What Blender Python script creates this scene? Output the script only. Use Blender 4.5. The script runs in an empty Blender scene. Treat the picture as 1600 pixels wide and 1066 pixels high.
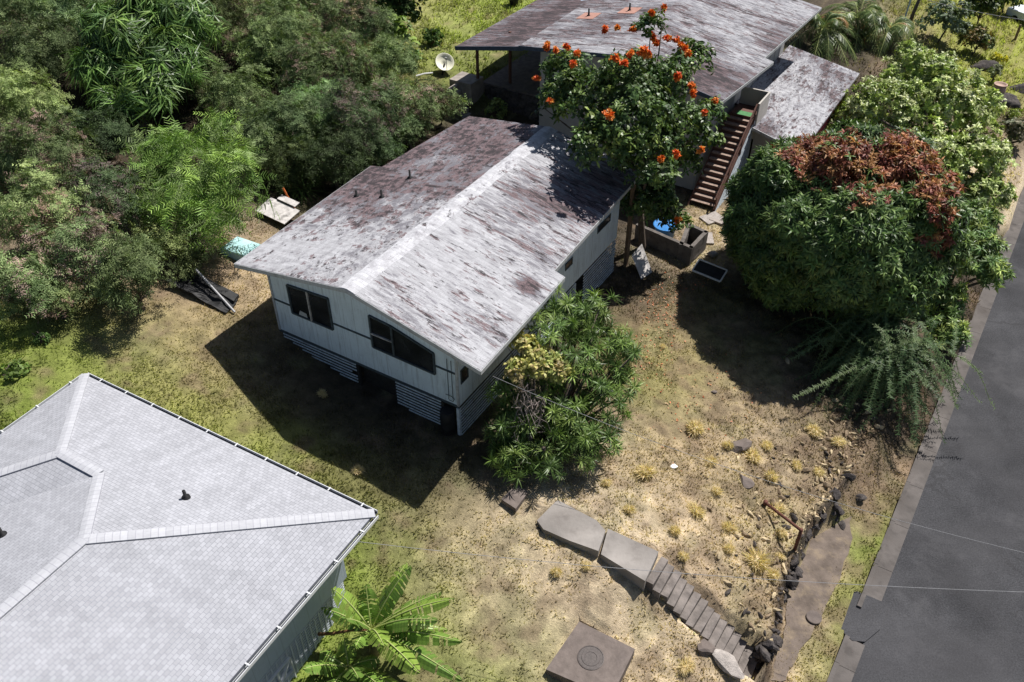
import bpy, math, random
import numpy as np
from mathutils import Vector, Matrix

# ------------------------------------------------------------------ camera, sky, sun
sc = bpy.context.scene
F, PITCH, CZ = 1350.0, 0.694, 22.396           # focal length in photo pixels, tilt below horizon, camera height
cam = bpy.data.objects.new("camera", bpy.data.cameras.new("camera"))
sc.collection.objects.link(cam)
cam.location = (0, 0, CZ)
cam.rotation_euler = (math.pi / 2 - PITCH, 0, 0)
cam.data.sensor_width = 36.0
cam.data.lens = F / 1600 * 36.0
cam.data.clip_end = 2000
sc.camera = cam
SUN_EL, SUN_AZ = 57.5, 40.0                     # azimuth counted from +X towards +Y
world = bpy.data.worlds.new("World")
sc.world = world
world.use_nodes = True
_nt = world.node_tree
_sky = _nt.nodes.new("ShaderNodeTexSky")
_sky.sky_type = 'NISHITA'
_sky.sun_disc = False
_sky.sun_elevation = math.radians(SUN_EL)
_sky.sun_rotation = math.radians(90 - SUN_AZ)
_nt.links.new(_sky.outputs[0], _nt.nodes["Background"].inputs[0])
_nt.nodes["Background"].inputs[1].default_value = 0.052
sun = bpy.data.objects.new("sun", bpy.data.lights.new("sun", 'SUN'))
sc.collection.objects.link(sun)
sun.data.energy = 5.0
sun.data.angle = math.radians(0.5)
sun.data.color = (1.0, 0.965, 0.915)
_sd = Vector((math.cos(math.radians(SUN_AZ)) * math.cos(math.radians(SUN_EL)),
              math.sin(math.radians(SUN_AZ)) * math.cos(math.radians(SUN_EL)), math.sin(math.radians(SUN_EL))))
sun.rotation_euler = _sd.to_track_quat('Z', 'Y').to_euler()
sun.location = (20, 20, 60)
sc.view_settings.view_transform = 'Standard'
sc.view_settings.look = 'None'
sc.view_settings.exposure = 0.32
sc.view_settings.gamma = 1.0
sc.cycles.max_bounces = 6
sc.cycles.diffuse_bounces = 3
sc.cycles.transparent_max_bounces = 4

rng = np.random.default_rng(11)
random.seed(5)
COL = sc.collection

# ------------------------------------------------------------------ survey: photo pixel -> place
CP, SP = math.cos(PITCH), math.sin(PITCH)
def ray(px, py):
    X = (px - 800) / F; Y = (533 - py) / F
    return np.array([X, CP + Y * SP, -SP + Y * CP])
def at(px, py, z):
    r = ray(px, py); t = (z - CZ) / r[2]
    return np.array([r[0] * t, r[1] * t, z])
def pix(p):
    x, y, z = p[0], p[1], p[2] - CZ
    d = y * CP - z * SP; u = y * SP + z * CP
    return 800 + F * x / d, 533 - F * u / d
def depth(p):
    return p[1] * CP - (p[2] - CZ) * SP
YAW, OX, OY = -0.542, -9.539, 27.648           # plan axes of the white house: u along its front, v to the rear
CY, SY = math.cos(YAW), math.sin(YAW)
def H(u, v, w=0.0):
    return np.array([OX + u * CY - v * SY, OY + u * SY + v * CY, w])
def invH(x, y):
    x = x - OX; y = y - OY
    return x * CY + y * SY, -x * SY + y * CY

# ------------------------------------------------------------------ noise
_G = np.random.default_rng(3).random((256, 256))
def vnoise(x, y):
    xi = np.floor(x).astype(int); yi = np.floor(y).astype(int)
    fx = x - xi; fy = y - yi
    fx = fx * fx * (3 - 2 * fx); fy = fy * fy * (3 - 2 * fy)
    g = lambda a, b: _G[a & 255, b & 255]
    return ((g(xi, yi) * (1 - fx) + g(xi + 1, yi) * fx) * (1 - fy)
            + (g(xi, yi + 1) * (1 - fx) + g(xi + 1, yi + 1) * fx) * fy)
def fbm(x, y, o=4, s=1.0):
    a, t, n = 1.0, 0.0, 0.0
    for k in range(o):
        t = t + a * vnoise(x * s + 17.3 * k, y * s + 9.1 * k); n += a; a *= .5; s *= 2.03
    return t / n - .5

# ------------------------------------------------------------------ ground heights
_px = [(327,531,.35),(440,528,-.35),(545,605,-1.2),(717,685,-1.55),(690,790,-1.75),(790,780,-1.75),(930,865,-2.05),(1030,905,-2.35),
 (560,740,-1.3),(450,640,-.85),(250,600,.35),(130,560,.7),(0,600,1.0),(0,450,1.6),(600,880,-2.3),(520,985,-3.1),(700,950,-2.6),
 (925,1020,-3.2),(800,900,-2.4),(1040,1040,-3.7),(700,1060,-2.9),(960,430,-1.95),(1075,420,-2.1),(1000,480,-2.0),(1050,560,-2.2),
 (950,700,-1.9),(1000,760,-2.1),(1100,700,-2.6),(1200,640,-3.0),(1150,800,-3.0),(1225,815,-3.65),(1190,900,-3.7),(1130,900,-3.2),
 (1330,500,-2.9),(1280,700,-3.6),(1110,340,-2.2),(1150,420,-2.3),(1060,300,-2.2),(180,480,1.0),(880,700,-1.8)]
_uv = [(-3,7,.35),(-3,13,-.1),(0,14,-.8),(4,14.5,-1.5),(8.8,13.5,-1.9),(-3,20,-.5),(2,20,-1.7),(8,20,-2.1),(9,24,-2.2),(5,30,-2),(2,25,-1.8),
 (-6,25.5,0.1),(-9,24,.5),(-5,22.8,-1.2),(-11,33,1.0),(-9,40,1.2),(-5,50,1.5),(-16,30,1.6),(-19,36,2.5),(-10,5,1.2),(-10,14,1.0),
 (-17,7,2.2),(-17,18,2.5),(-25,10,3.5),(-28,25,4.5),(-40,18,7),(-35,45,8),(-15,0,1.7),(-25,-8,2.5),(-45,0,6),(-60,30,11),(-14,-10,.8),
 (-5,-14,-1.2),(5,-14,-3.0),(12,-14,-3.4),(17,-10,-3.9),(20,24,-3.2),(18,30,-2.6),(15,30,-2.2),(20,38,-2.8),(21.6,47,-2.9),(22,60,-2.6),
 (15,50,-1.8),(5,50,.2),(12,70,-1),(-40,90,10),(20,100,-2),(70,50,-6),(70,-40,-7),(-90,-30,8),(-90,90,14),(0,-50,-3),(80,120,-5),(30,0,-5),(30,30,-5),(30,60,-4.6)]
_cu, _cz = [], []
for x, y, z in _px:
    w = at(x, y, z); _cu.append(invH(w[0], w[1])); _cz.append(z)
for u, v, z in _uv:
    _cu.append((u, v)); _cz.append(z)
_cu = np.array(_cu); _cz = np.array(_cz)
def _phi(r2):
    return r2 * np.log(r2 + 1e-9) * .5
_n = len(_cu)
_K = _phi(((_cu[:, None] - _cu[None]) ** 2).sum(-1)) + np.eye(_n) * 2.0
_P = np.c_[np.ones(_n), _cu]
_sol = np.linalg.solve(np.block([[_K, _P], [_P.T, np.zeros((3, 3))]]), np.r_[_cz, 0, 0, 0])
def tps(u, v):
    u = np.asarray(u, float); v = np.asarray(v, float)
    sh = u.shape; q = np.c_[u.ravel(), v.ravel()]
    out = np.empty(len(q))
    for i in range(0, len(q), 20000):
        b = q[i:i + 20000]
        out[i:i + 20000] = _phi(((b[:, None] - _cu[None]) ** 2).sum(-1)) @ _sol[:_n] + _sol[_n] + b @ _sol[_n + 1:]
    return out.reshape(sh)
def kerb_u(v):
    return 23.77 + .038 * np.clip(v, -60, 90)
_wv = np.array([-20, -1.2, 1.8, 4.9, 6.5, 10.5, 14, 25, 60.]); _wu = np.array([22.0, 21.8, 21.3, 21.3, 21.7, 22.3, 22.7, 23.4, 24.4])
def wall_u(v):
    return np.interp(v, _wv, _wu)
ZROAD = -5.0
_a, _b = at(1022, 884, -2.0), at(1179, 1046, -4.75)
ST0, ST1 = np.array(invH(_a[0], _a[1])), np.array(invH(_b[0], _b[1]))   # garden steps, top and bottom, in plan axes
ZS0, ZS1 = -2.0, -4.75
CARVE = [([invH(*at(x, y, -1.8)[:2]) for x, y in ((839,813),(871,781),(932,813),(950,826),(1029,862),(1008,908),(939,866),(849,827))], -2.05), ([invH(*at(x, y, -2.95)[:2]) for x, y in ((845,1048),(905,962),(1000,1013),(958,1098))], -3.12), ([invH(*at(x, y, -4.9)[:2]) for x, y in ((1336,924),(1352,930),(1385,945),(1372,980),(1352,998),(1334,996),(1316,980),(1326,950))], -5.1)]
def inpoly(x, y, P):
    c = np.zeros(x.shape, bool); j = len(P) - 1
    for i in range(len(P)):
        c ^= ((P[i][1] > y) != (P[j][1] > y)) & (x < (P[j][0] - P[i][0]) * (y - P[i][1]) / (P[j][1] - P[i][1] + 1e-9) + P[i][0]); j = i
    return c
def ground_uv(u, v, rough=True):
    u = np.asarray(u, float); v = np.asarray(v, float)
    z = tps(u, v)
    wid = np.interp(v, [5, 8, 14, 40], [.35, 1.3, 1.8, 2.5])
    t = np.clip((u - wall_u(v)) / wid, 0, 1); t = t * t * (3 - 2 * t)
    z = z * (1 - t) + (-4.87) * t
    if rough:
        sl = np.clip((u - 11) / 5, 0, 1) * np.clip((v + 4) / 3, 0, 1) * np.clip((22 - v) / 6, 0, 1) * (1 - t)
        z = z + fbm(u, v, 4, 1.1) * (.07 + .26 * sl) + fbm(u + 5, v, 3, 3.2) * (.03 + .24 * sl)
    # bed of the garden steps
    d = ST1 - ST0; L2 = d @ d
    s = ((u - ST0[0]) * d[0] + (v - ST0[1]) * d[1]) / L2
    off = np.abs((u - ST0[0]) * -d[1] + (v - ST0[1]) * d[0]) / math.sqrt(L2)
    m = (s > -.03) & (s < 1.06) & (off < .70)
    z = np.where(m, np.minimum(z, ZS0 + (ZS1 - ZS0) * np.clip(s, 0, 1) - .30), z)
    for W_, zc in CARVE:
        inside = inpoly(u, v, np.array(W_)) if u.ndim else inpoly(u[None], v[None], np.array(W_))[0]
        z = np.where(inside, np.minimum(z, zc), z)
    k = u > kerb_u(v) + .02
    z = np.where(k & (u < 34), -5.25, z)
    return z
def terr(x, y):
    u, v = invH(np.asarray(x, float), np.asarray(y, float))
    return ground_uv(u, v)
_coarse = None
def ground_pix(px, py, h=0.0):
    """the place along a photo ray that is h metres above the ground"""
    r = ray(px, py)
    ts = np.linspace(18, 140, 900)
    P = r[None] * ts[:, None]
    g = terr(P[:, 0], P[:, 1]) + h
    d = P[:, 2] + CZ - g
    i = int(np.argmax(d < 0)) or len(ts) - 1
    a = d[i - 1] / (d[i - 1] - d[i] + 1e-9)
    t = ts[i - 1] + (ts[i] - ts[i - 1]) * a
    p = r * t
    return np.array([p[0], p[1], p[2] + CZ])

# ------------------------------------------------------------------ materials
def nn(nt, typ, **kw):
    n = nt.nodes.new(typ)
    for k, v in kw.items():
        if k.startswith('i_'):
            n.inputs[k[2:].replace('_', ' ')].default_value = v
        else:
            setattr(n, k, v)
    return n
class MatB:
    def __init__(s, name, rough=.8, spec=.3):
        s.m = bpy.data.materials.new(name); s.m.use_nodes = True
        s.nt = s.m.node_tree; s.b = s.nt.nodes["Principled BSDF"]
        s.b.inputs['Roughness'].default_value = rough
        s.b.inputs['Specular IOR Level'].default_value = spec
    def link(s, a, b): s.nt.links.new(a, b)
    def attr(s, name):
        n = nn(s.nt, 'ShaderNodeAttribute', attribute_name=name); return n.outputs['Color']
    def vec(s, name): return nn(s.nt, 'ShaderNodeAttribute', attribute_name=name).outputs['Vector']
    def fac(s, name): return nn(s.nt, 'ShaderNodeAttribute', attribute_name=name).outputs['Fac']
    def obj(s): return nn(s.nt, 'ShaderNodeTexCoord').outputs['Object']
    def geo(s): return nn(s.nt, 'ShaderNodeNewGeometry').outputs['Position']
    def mapped(s, v, scale=(1, 1, 1), loc=(0, 0, 0), rot=(0, 0, 0)):
        n = nn(s.nt, 'ShaderNodeMapping'); n.inputs['Scale'].default_value = scale; n.inputs['Location'].default_value = loc
        n.inputs['Rotation'].default_value = rot
        s.link(v, n.inputs[0]); return n.outputs[0]
    def noise(s, v, scale=5, detail=5, rough=.55):
        n = nn(s.nt, 'ShaderNodeTexNoise'); n.inputs['Scale'].default_value = scale; n.inputs['Detail'].default_value = detail
        n.inputs['Roughness'].default_value = rough; s.link(v, n.inputs['Vector']); return n.outputs['Fac']
    def ramp(s, f, stops, interp='LINEAR'):
        n = nn(s.nt, 'ShaderNodeValToRGB'); n.color_ramp.interpolation = interp
        e = n.color_ramp.elements
        while len(e) < len(stops): e.new(.5)
        for el, (p, c) in zip(e, stops):
            el.position = p; el.color = (c, c, c, 1) if not hasattr(c, '__len__') else (*c, 1)
        s.link(f, n.inputs[0]); return n.outputs[0]
    def mix(s, f, a, b, mode='MIX'):
        n = nn(s.nt, 'ShaderNodeMix', data_type='RGBA', blend_type=mode)
        for sock, v in ((n.inputs[0], f), (n.inputs[6], a), (n.inputs[7], b)):
            if hasattr(v, 'is_output'): s.link(v, sock)
            elif hasattr(v, '__len__'): sock.default_value = (*v, 1)
            else: sock.default_value = v if sock == n.inputs[0] else (v, v, v, 1)
        return n.outputs[2]
    def math(s, op, a, b=0.0):
        n = nn(s.nt, 'ShaderNodeMath', operation=op)
        for sock, v in zip(n.inputs, (a, b)):
            if hasattr(v, 'is_output'): s.link(v, sock)
            else: sock.default_value = v
        return n.outputs[0]
    def color(s, c):
        if hasattr(c, 'is_output'): s.link(c, s.b.inputs['Base Color'])
        else: s.b.inputs['Base Color'].default_value = (*c, 1)
    def bump(s, h, strength=.4, dist=.02):
        n = nn(s.nt, 'ShaderNodeBump'); n.inputs['Strength'].default_value = strength; n.inputs['Distance'].default_value = dist
        s.link(h, n.inputs['Height']); s.link(n.outputs[0], s.b.inputs['Normal'])

def mottled(name, c, amt=.25, scale=6, rough=.85, spec=.25, dirt=None, dirt_amt=.5, dscale=2.0, bump=.25, bdist=.01):
    """a plain material with uneven tone and worn or dirty patches"""
    M = MatB(name, rough, spec); o = M.obj()
    n = M.noise(o, scale, 6)
    col = M.mix(M.ramp(n, [(.3, 0), (.7, 1)]), tuple(x * (1 - amt) for x in c), tuple(min(1, x * (1 + amt)) for x in c))
    if dirt is not None:
        d = M.ramp(M.noise(o, dscale, 8, .65), [(.5, 0), (.5 + .25, dirt_amt)])
        col = M.mix(d, col, dirt)
    M.color(col)
    M.bump(M.noise(o, scale * 5, 4), bump, bdist)
    return M.m

def mat_ground():
    M = MatB('ground_soil_and_grass', .95, .1); g = M.geo()
    c = M.attr('col')
    n1 = M.noise(g, 2.2, 8, .7); n2 = M.noise(g, 14, 6, .7); n3 = M.noise(g, 45, 3, .6)
    f = M.mix(M.ramp(n1, [(.3, .62), (.7, 1.3)]), 0, 1)
    c = M.mix(1.0, c, M.ramp(n1, [(.3, .66), (.72, 1.28)]), 'MULTIPLY')
    c = M.mix(1.0, c, M.ramp(n2, [(.28, .74), (.72, 1.25)]), 'MULTIPLY')
    c = M.mix(1.0, c, M.ramp(n3, [(.3, .75), (.7, 1.2)]), 'MULTIPLY')
    M.color(c)
    M.bump(M.math('ADD', n2, M.math('MULTIPLY', n3, .5)), .9, .06)
    return M.m
def mat_foliage(name='foliage', rough=.5, spec=.28, trans=.2):
    M = MatB(name, rough, spec); c = M.attr('col'); M.color(c)
    t = nn(M.nt, 'ShaderNodeBsdfTranslucent')
    M.link(M.mix(1.0, c, (1.2, 1.35, .6), 'MULTIPLY'), t.inputs[0])
    mx = nn(M.nt, 'ShaderNodeMixShader'); mx.inputs[0].default_value = trans
    M.link(M.b.outputs[0], mx.inputs[1]); M.link(t.outputs[0], mx.inputs[2])
    M.link(mx.outputs[0], M.nt.nodes['Material Output'].inputs[0])
    return M.m
def mat_col(name, rough=.8, spec=.2):
    M = MatB(name, rough, spec); g = M.geo()
    M.color(M.mix(1.0, M.attr('col'), M.ramp(M.noise(g, 9, 6, .65), [(.3, .6), (.7, 1.35)]), 'MULTIPLY'))
    M.bump(M.noise(g, 30, 4), .5, .02)
    return M.m
def mat_peeling_roof(name, bias=0.0, dark=1.0, st=(3.2, .75), white=1.0):
    """white roof paint peeling off maroon and black mineral roofing; 'ruv' is metres along eave / down slope, 'wear' local wear"""
    M = MatB(name, .88, .2); r = M.vec('ruv'); w = M.math('ADD', M.fac('wear'), bias)
    tabs = nn(M.nt, 'ShaderNodeTexBrick'); M.link(M.mapped(r, (1, 1, 1), (0, 0, 0), (0, 0, math.pi / 2)), tabs.inputs['Vector'])
    for k, v in (('Scale', 1.0), ('Brick Width', .62), ('Row Height', .17), ('Mortar Size', .006)): tabs.inputs[k].default_value = v
    tabs.inputs['Color1'].default_value = (0, 0, 0, 1); tabs.inputs['Color2'].default_value = (1, 1, 1, 1); tabs.inputs['Mortar'].default_value = (.5, .5, .5, 1)
    tb = tabs.outputs['Color']; mortar = tabs.outputs['Fac']
    dev = lambda f, k: M.math('MULTIPLY', M.math('SUBTRACT', f, .5), k)
    add = lambda *q: q[0] if len(q) == 1 else M.math('ADD', q[0], add(*q[1:]))
    S = lambda k, ox: M.mapped(r, (st[0] * k, st[1] * k, 1), (ox, ox * .7, 0))
    patch = M.noise(S(.30, 0), 1.0, 10, .74); patch2 = M.noise(S(1.1, 5), 1.0, 10, .76); streak = M.noise(S(1.6, 11), 1.0, 8, .72); fleck = M.noise(S(2.6, 3), 1.0, 8, .78); grain = M.noise(r, 22, 5, .75)
    base = M.mix(M.ramp(add(patch2, M.math('MULTIPLY', w, -.35), dev(tb, .05)), [(.42, 0), (.53, 1)]), (.255 * white, .245 * white, .275 * white), (.60 * white, .60 * white, .63 * white))
    base = M.mix(M.ramp(streak, [(.45, .0), (.62, .6)]), base, (.33 * white, .32 * white, .345 * white))
    base = M.mix(1.0, base, M.ramp(tb, [(0, .88), (1, 1.08)]), 'MULTIPLY')
    maroon = M.mix(M.ramp(patch2, [(.40, 0), (.60, 1)]), (.085 * dark, .058 * dark, .062 * dark), (.205 * dark, .15 * dark, .158 * dark))
    mm = M.ramp(add(patch, dev(patch2, 1.0), dev(streak, .45), M.math('MULTIPLY', w, .40), dev(tb, .06)), [(.53, 0), (.565, .92), (.7, 1)])
    c = M.mix(mm, base, maroon)
    c = M.mix(M.ramp(add(fleck, dev(grain, .3)), [(.62, 0), (.655, .85)]), c, (.50 * white, .49 * white, .52 * white))
    c = M.mix(M.ramp(add(M.noise(S(2.0, 21), 1.0, 9, .8), dev(tb, .10), dev(patch, .5), M.math('MULTIPLY', w, .16)), [(.555, 0), (.59, .92)]), c, (.042, .037, .04))
    c = M.mix(M.math('MULTIPLY', mortar, .3), c, (.09, .08, .09))
    c = M.mix(1.0, c, M.ramp(grain, [(.3, .8), (.7, 1.15)]), 'MULTIPLY')
    M.color(c)
    M.bump(add(M.math('MULTIPLY', grain, .5), M.math('MULTIPLY', mm, -.6)), .5, .02)
    return M.m
def mat_shingle():
    M = MatB('pale_grey_shingle', .85, .25); r = M.vec('ruv')
    b = nn(M.nt, 'ShaderNodeTexBrick'); M.link(r, b.inputs['Vector'])
    b.inputs['Scale'].default_value = 1.55; b.inputs['Brick Width'].default_value = .27; b.inputs['Row Height'].default_value = .19
    b.inputs['Mortar Size'].default_value = .008; b.inputs['Mortar Smooth'].default_value = .25; b.inputs['Bias'].default_value = 0
    b.inputs['Color1'].default_value = (.365, .37, .40, 1); b.inputs['Color2'].default_value = (.435, .44, .475, 1); b.inputs['Mortar'].default_value = (.25, .255, .285, 1)
    n = M.noise(r, .7, 7, .65)
    c = M.mix(1.0, b.outputs['Color'], M.ramp(n, [(.3, .90), (.7, 1.05)]), 'MULTIPLY')
    n2 = M.noise(M.mapped(r, (2.2, .35, 1)), 1.0, 6, .6)
    c = M.mix(1.0, c, M.ramp(n2, [(.3, .89), (.7, 1.05)]), 'MULTIPLY')
    c = M.mix(1.0, c, M.ramp(M.noise(r, 60, 2), [(.3, .92), (.7, 1.08)]), 'MULTIPLY')
    M.color(c)
    M.bump(M.math('SUBTRACT', 1.0, b.outputs['Fac']), .6, .012)
    return M.m
def mat_siding(name, c, groove=.3, dirt=(.25, .26, .27)):
    M = MatB(name, .6, .35); o = M.obj()
    wv = nn(M.nt, 'ShaderNodeTexWave', wave_type='BANDS', bands_direction='DIAGONAL', wave_profile='SAW')
    wv.inputs['Scale'].default_value = groove * 3; M.link(M.mapped(o, (1, 1, 0)), wv.inputs['Vector'])
    n = M.noise(o, 1.4, 8, .7)
    st = M.noise(M.mapped(o, (7, 7, .7)), 1.0, 6, .7)
    sp = M.noise(o, 9, 6, .7)
    col = M.mix(M.ramp(n, [(.4, 0), (.75, .45)]), c, tuple(x * .72 for x in c))
    col = M.mix(M.ramp(st, [(.50, 0), (.72, .5)]), col, dirt)
    col = M.mix(M.ramp(sp, [(.60, 0), (.70, .6)]), col, dirt)
    col = M.mix(M.ramp(wv.outputs['Fac'], [(.0, .45), (.06, 0)]), col, tuple(x * .35 for x in c))
    M.color(col); M.bump(wv.outputs['Fac'], .15, .01)
    return M.m
def mat_asphalt():
    M = MatB('asphalt', .9, .3); g = M.geo()
    a = M.noise(g, .25, 6, .6); s = M.noise(g, .9, 7, .7); f = M.noise(g, 17, 5, .8); k = M.noise(g, 5, 6, .75)
    c = M.mix(M.ramp(a, [(.35, 0), (.65, 1)]), (.027, .027, .030), (.049, .049, .0535))
    c = M.mix(1.0, c, M.ramp(s, [(.3, .80), (.7, 1.25)]), 'MULTIPLY')
    c = M.mix(1.0, c, M.ramp(f, [(.33, .45), (.67, 1.75)]), 'MULTIPLY')
    c = M.mix(M.ramp(M.noise(g, .45, 7, .7), [(.56, 0), (.72, .55)]), c, (.085, .083, .087))
    c = M.mix(M.ramp(k, [(.60, 0), (.70, .4)]), c, (.11, .106, .105))
    vo = nn(M.nt, 'ShaderNodeTexVoronoi', feature='DISTANCE_TO_EDGE'); vo.inputs['Scale'].default_value = .22
    wob = nn(M.nt, 'ShaderNodeVectorMath', operation='ADD'); M.link(g, wob.inputs[0]); nz = nn(M.nt, 'ShaderNodeTexNoise'); nz.inputs['Scale'].default_value = .8; nz.inputs['Detail'].default_value = 6; M.link(g, nz.inputs['Vector']); sc_v = nn(M.nt, 'ShaderNodeVectorMath', operation='SCALE'); sc_v.inputs['Scale'].default_value = 1.6; M.link(nz.outputs['Color'], sc_v.inputs[0]); M.link(sc_v.outputs[0], wob.inputs[1]); M.link(wob.outputs[0], vo.inputs['Vector'])
    ck = M.ramp(M.math('ADD', vo.outputs['Distance'], M.math('MULTIPLY', M.math('SUBTRACT', .52, a), .12)), [(.0, .35), (.003, 0)])
    c = M.mix(ck, c, (.022, .021, .022))
    c = M.mix(M.ramp(M.noise(g, .16, 4, .5), [(.5, 0), (.60, .3)]), c, (.085, .083, .088))
    c = M.mix(M.ramp(M.noise(g, 34, 2, .6), [(.70, 0), (.75, .7)]), c, (.20, .19, .18))
    M.color(c); M.bump(f, .5, .01)
    return M.m
def mat_glass():
    M = MatB('dark_window_glass', .12, .6); o = M.obj()
    M.color(M.mix(M.ramp(M.noise(o, 1.1, 5), [(.4, 0), (.7, 1)]), (.012, .013, .015), (.035, .037, .04)))
    return M.m
MAT = dict(
 ground=mat_ground(), leaf=mat_foliage(), leaf_shiny=mat_foliage('glossy_foliage', .42, .34, .17), leaf_matt=mat_foliage('matt_foliage', .65, .15, .2),
 grass=mat_foliage('dry_and_green_grass', .75, .08, .5), bark=mottled('bark', (.13, .105, .085), .4, 9, .95, .1),
 petal=mat_foliage('orange_petal', .5, .3, .2),
 roof=mat_peeling_roof('peeling_white_roof', .02, 1.0, (4.2, .8), .77), roof_l=mat_peeling_roof('peeling_maroon_roof', .16, 1.0, (1.5, 1.9), .73), roof2=mat_peeling_roof('weathered_rear_roof', .09, .8, (3.6, .8), .70), roof3=mat_peeling_roof('worn_lower_roof', .05, .7, (1.2, 3.0), .74), roof_white=mat_peeling_roof('white_ridge_paint', -.35, 1, (2, 2), .92),
 shingle=mat_shingle(), siding=mat_siding('pale_blue_white_siding', (.66, .755, .83), .3, (.16, .18, .2)), trim=mottled('bleached_white_trim', (.42, .43, .44), .15, 8, .7, .3, (.12, .11, .1), .6, 3),
 slat=mottled('weathered_white_slat', (.55, .62, .68), .2, 6, .75, .2, (.13, .12, .12), .7, 4),
 dark=mottled('dark_weathered_wood', (.035, .032, .03), .3, 8), band=mottled('dark_trim_band', (.06, .075, .085), .3, 6),
 glass=mat_glass(), wall_cream=mottled('cream_painted_wall', (.47, .44, .405), .08, 3, .8, .2, (.3, .28, .25), .4, 1.5),
 wall_grey=mottled('grey_painted_wall', (.40, .39, .38), .1, 4, .8, .2, (.2, .19, .18), .5, 2), brown=mottled('brown_stained_wood', (.13, .065, .05), .25, 10, .7, .3),
 tread=mottled('worn_brown_tread', (.30, .22, .18), .3, 7), post=mottled('old_brown_post', (.17, .115, .075), .3, 9), blue_fascia=mottled('slate_blue_fascia', (.07, .09, .13), .2, 5, .6),
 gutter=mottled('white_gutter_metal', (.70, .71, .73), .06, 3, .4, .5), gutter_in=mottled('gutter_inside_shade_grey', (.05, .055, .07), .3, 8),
 wall_blue=mat_siding('grey_blue_siding', (.40, .46, .55), .35, (.3, .33, .37)), lattice=mottled('grey_lattice', (.50, .54, .60), .1, 8, .7),
 concrete=mottled('old_concrete', (.33, .29, .26), .22, 3, .9, .2, (.14, .125, .115), .75, 1.3, .5, .02),
 concrete_dark=mottled('dark_brown_concrete', (.17, .14, .125), .25, 3, .92, .2, (.09, .075, .07), .6, 1.6, .5, .02),
 path=mottled('stained_path_concrete', (.30, .275, .255), .3, 1.1, .92, .2, (.085, .073, .066), .95, .55, .6, .03), step=mottled('mossy_step_concrete', (.20, .175, .16), .35, 2.4, .92, .2, (.07, .06, .055), .85, 1.6, .6, .03), dirt=mottled('packed_dirt', (.155, .125, .105), .35, 1.8, .95, .1, (.30, .235, .16), .9, 1.5, .8, .03),
 kerb=mottled('kerb_concrete', (.125, .112, .105), .35, 1.6, .9, .2, (.055, .047, .042), .9, .8, .5, .03),
 asphalt=mat_asphalt(), rock=mottled('lava_rock', (.075, .066, .064), .5, 5, .95, .15, (.2, .17, .14), .6, 3, .9, .04), rockpale=mottled('pale_rubble', (.40, .36, .33), .3, 5, .95, .15, (.15, .13, .12), .6, 3, .9, .04),
 block=mottled('mossy_concrete_block', (.15, .135, .125), .35, 4, .95, .1, (.06, .055, .05), .6, 2, .6, .02), rust=mottled('rusty_iron', (.13, .055, .04), .4, 12, .8),
 iron=mottled('cast_iron_lid', (.085, .07, .065), .3, 14, .6, .4), white=mottled('white_paint', (.75, .75, .74), .08, 6, .5, .4), pale_board=mottled('stained_pale_board', (.55, .52, .50), .2, 4, .8, .2, (.06, .055, .05), .9, 2.6),
 teal=mottled('pale_teal_enamel', (.42, .66, .66), .12, 3, .5, .4, (.65, .78, .76), .7, 2), blue_tarp=mottled('bright_blue_plastic', (.045, .21, .52), .15, 6, .4, .5), black=mottled('black_sheet', (.018, .018, .019), .3, 4, .6, .3),
 orange=mottled('orange_pole_paint', (.62, .17, .05), .2, 8, .6), metal=mottled('grey_metal', (.30, .30, .31), .2, 8, .45, .5), dish=mottled('cream_dish', (.80, .78, .62), .05, 3, .5, .4),
 pink=mottled('terracotta_patch', (.40, .22, .175), .15, 5), terracotta=mottled('pink_clay', (.48, .33, .27), .15, 5, .8, .2, (.25, .2, .17), .5, 3), red=mottled('red_panel', (.45, .08, .10), .15, 5),
 wire=mottled('grey_cable', (.30, .30, .31), .1, 8), green_pad=mottled('green_mat', (.08, .22, .09), .2, 8), car=mottled('white_car_paint', (.72, .74, .77), .03, 3, .25, .6), tyre=mottled('tyre_rubber', (.02, .02, .02), .3, 8, .9),
 bluepole=mottled('pale_blue_pipe', (.40, .52, .62), .1, 6, .5), straw=mat_foliage('dry_straw', .8, .1, .35), col=mat_col('painted_by_vertex'), rocks_col=mat_col('stone_mix', .95, .15),
)

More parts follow.
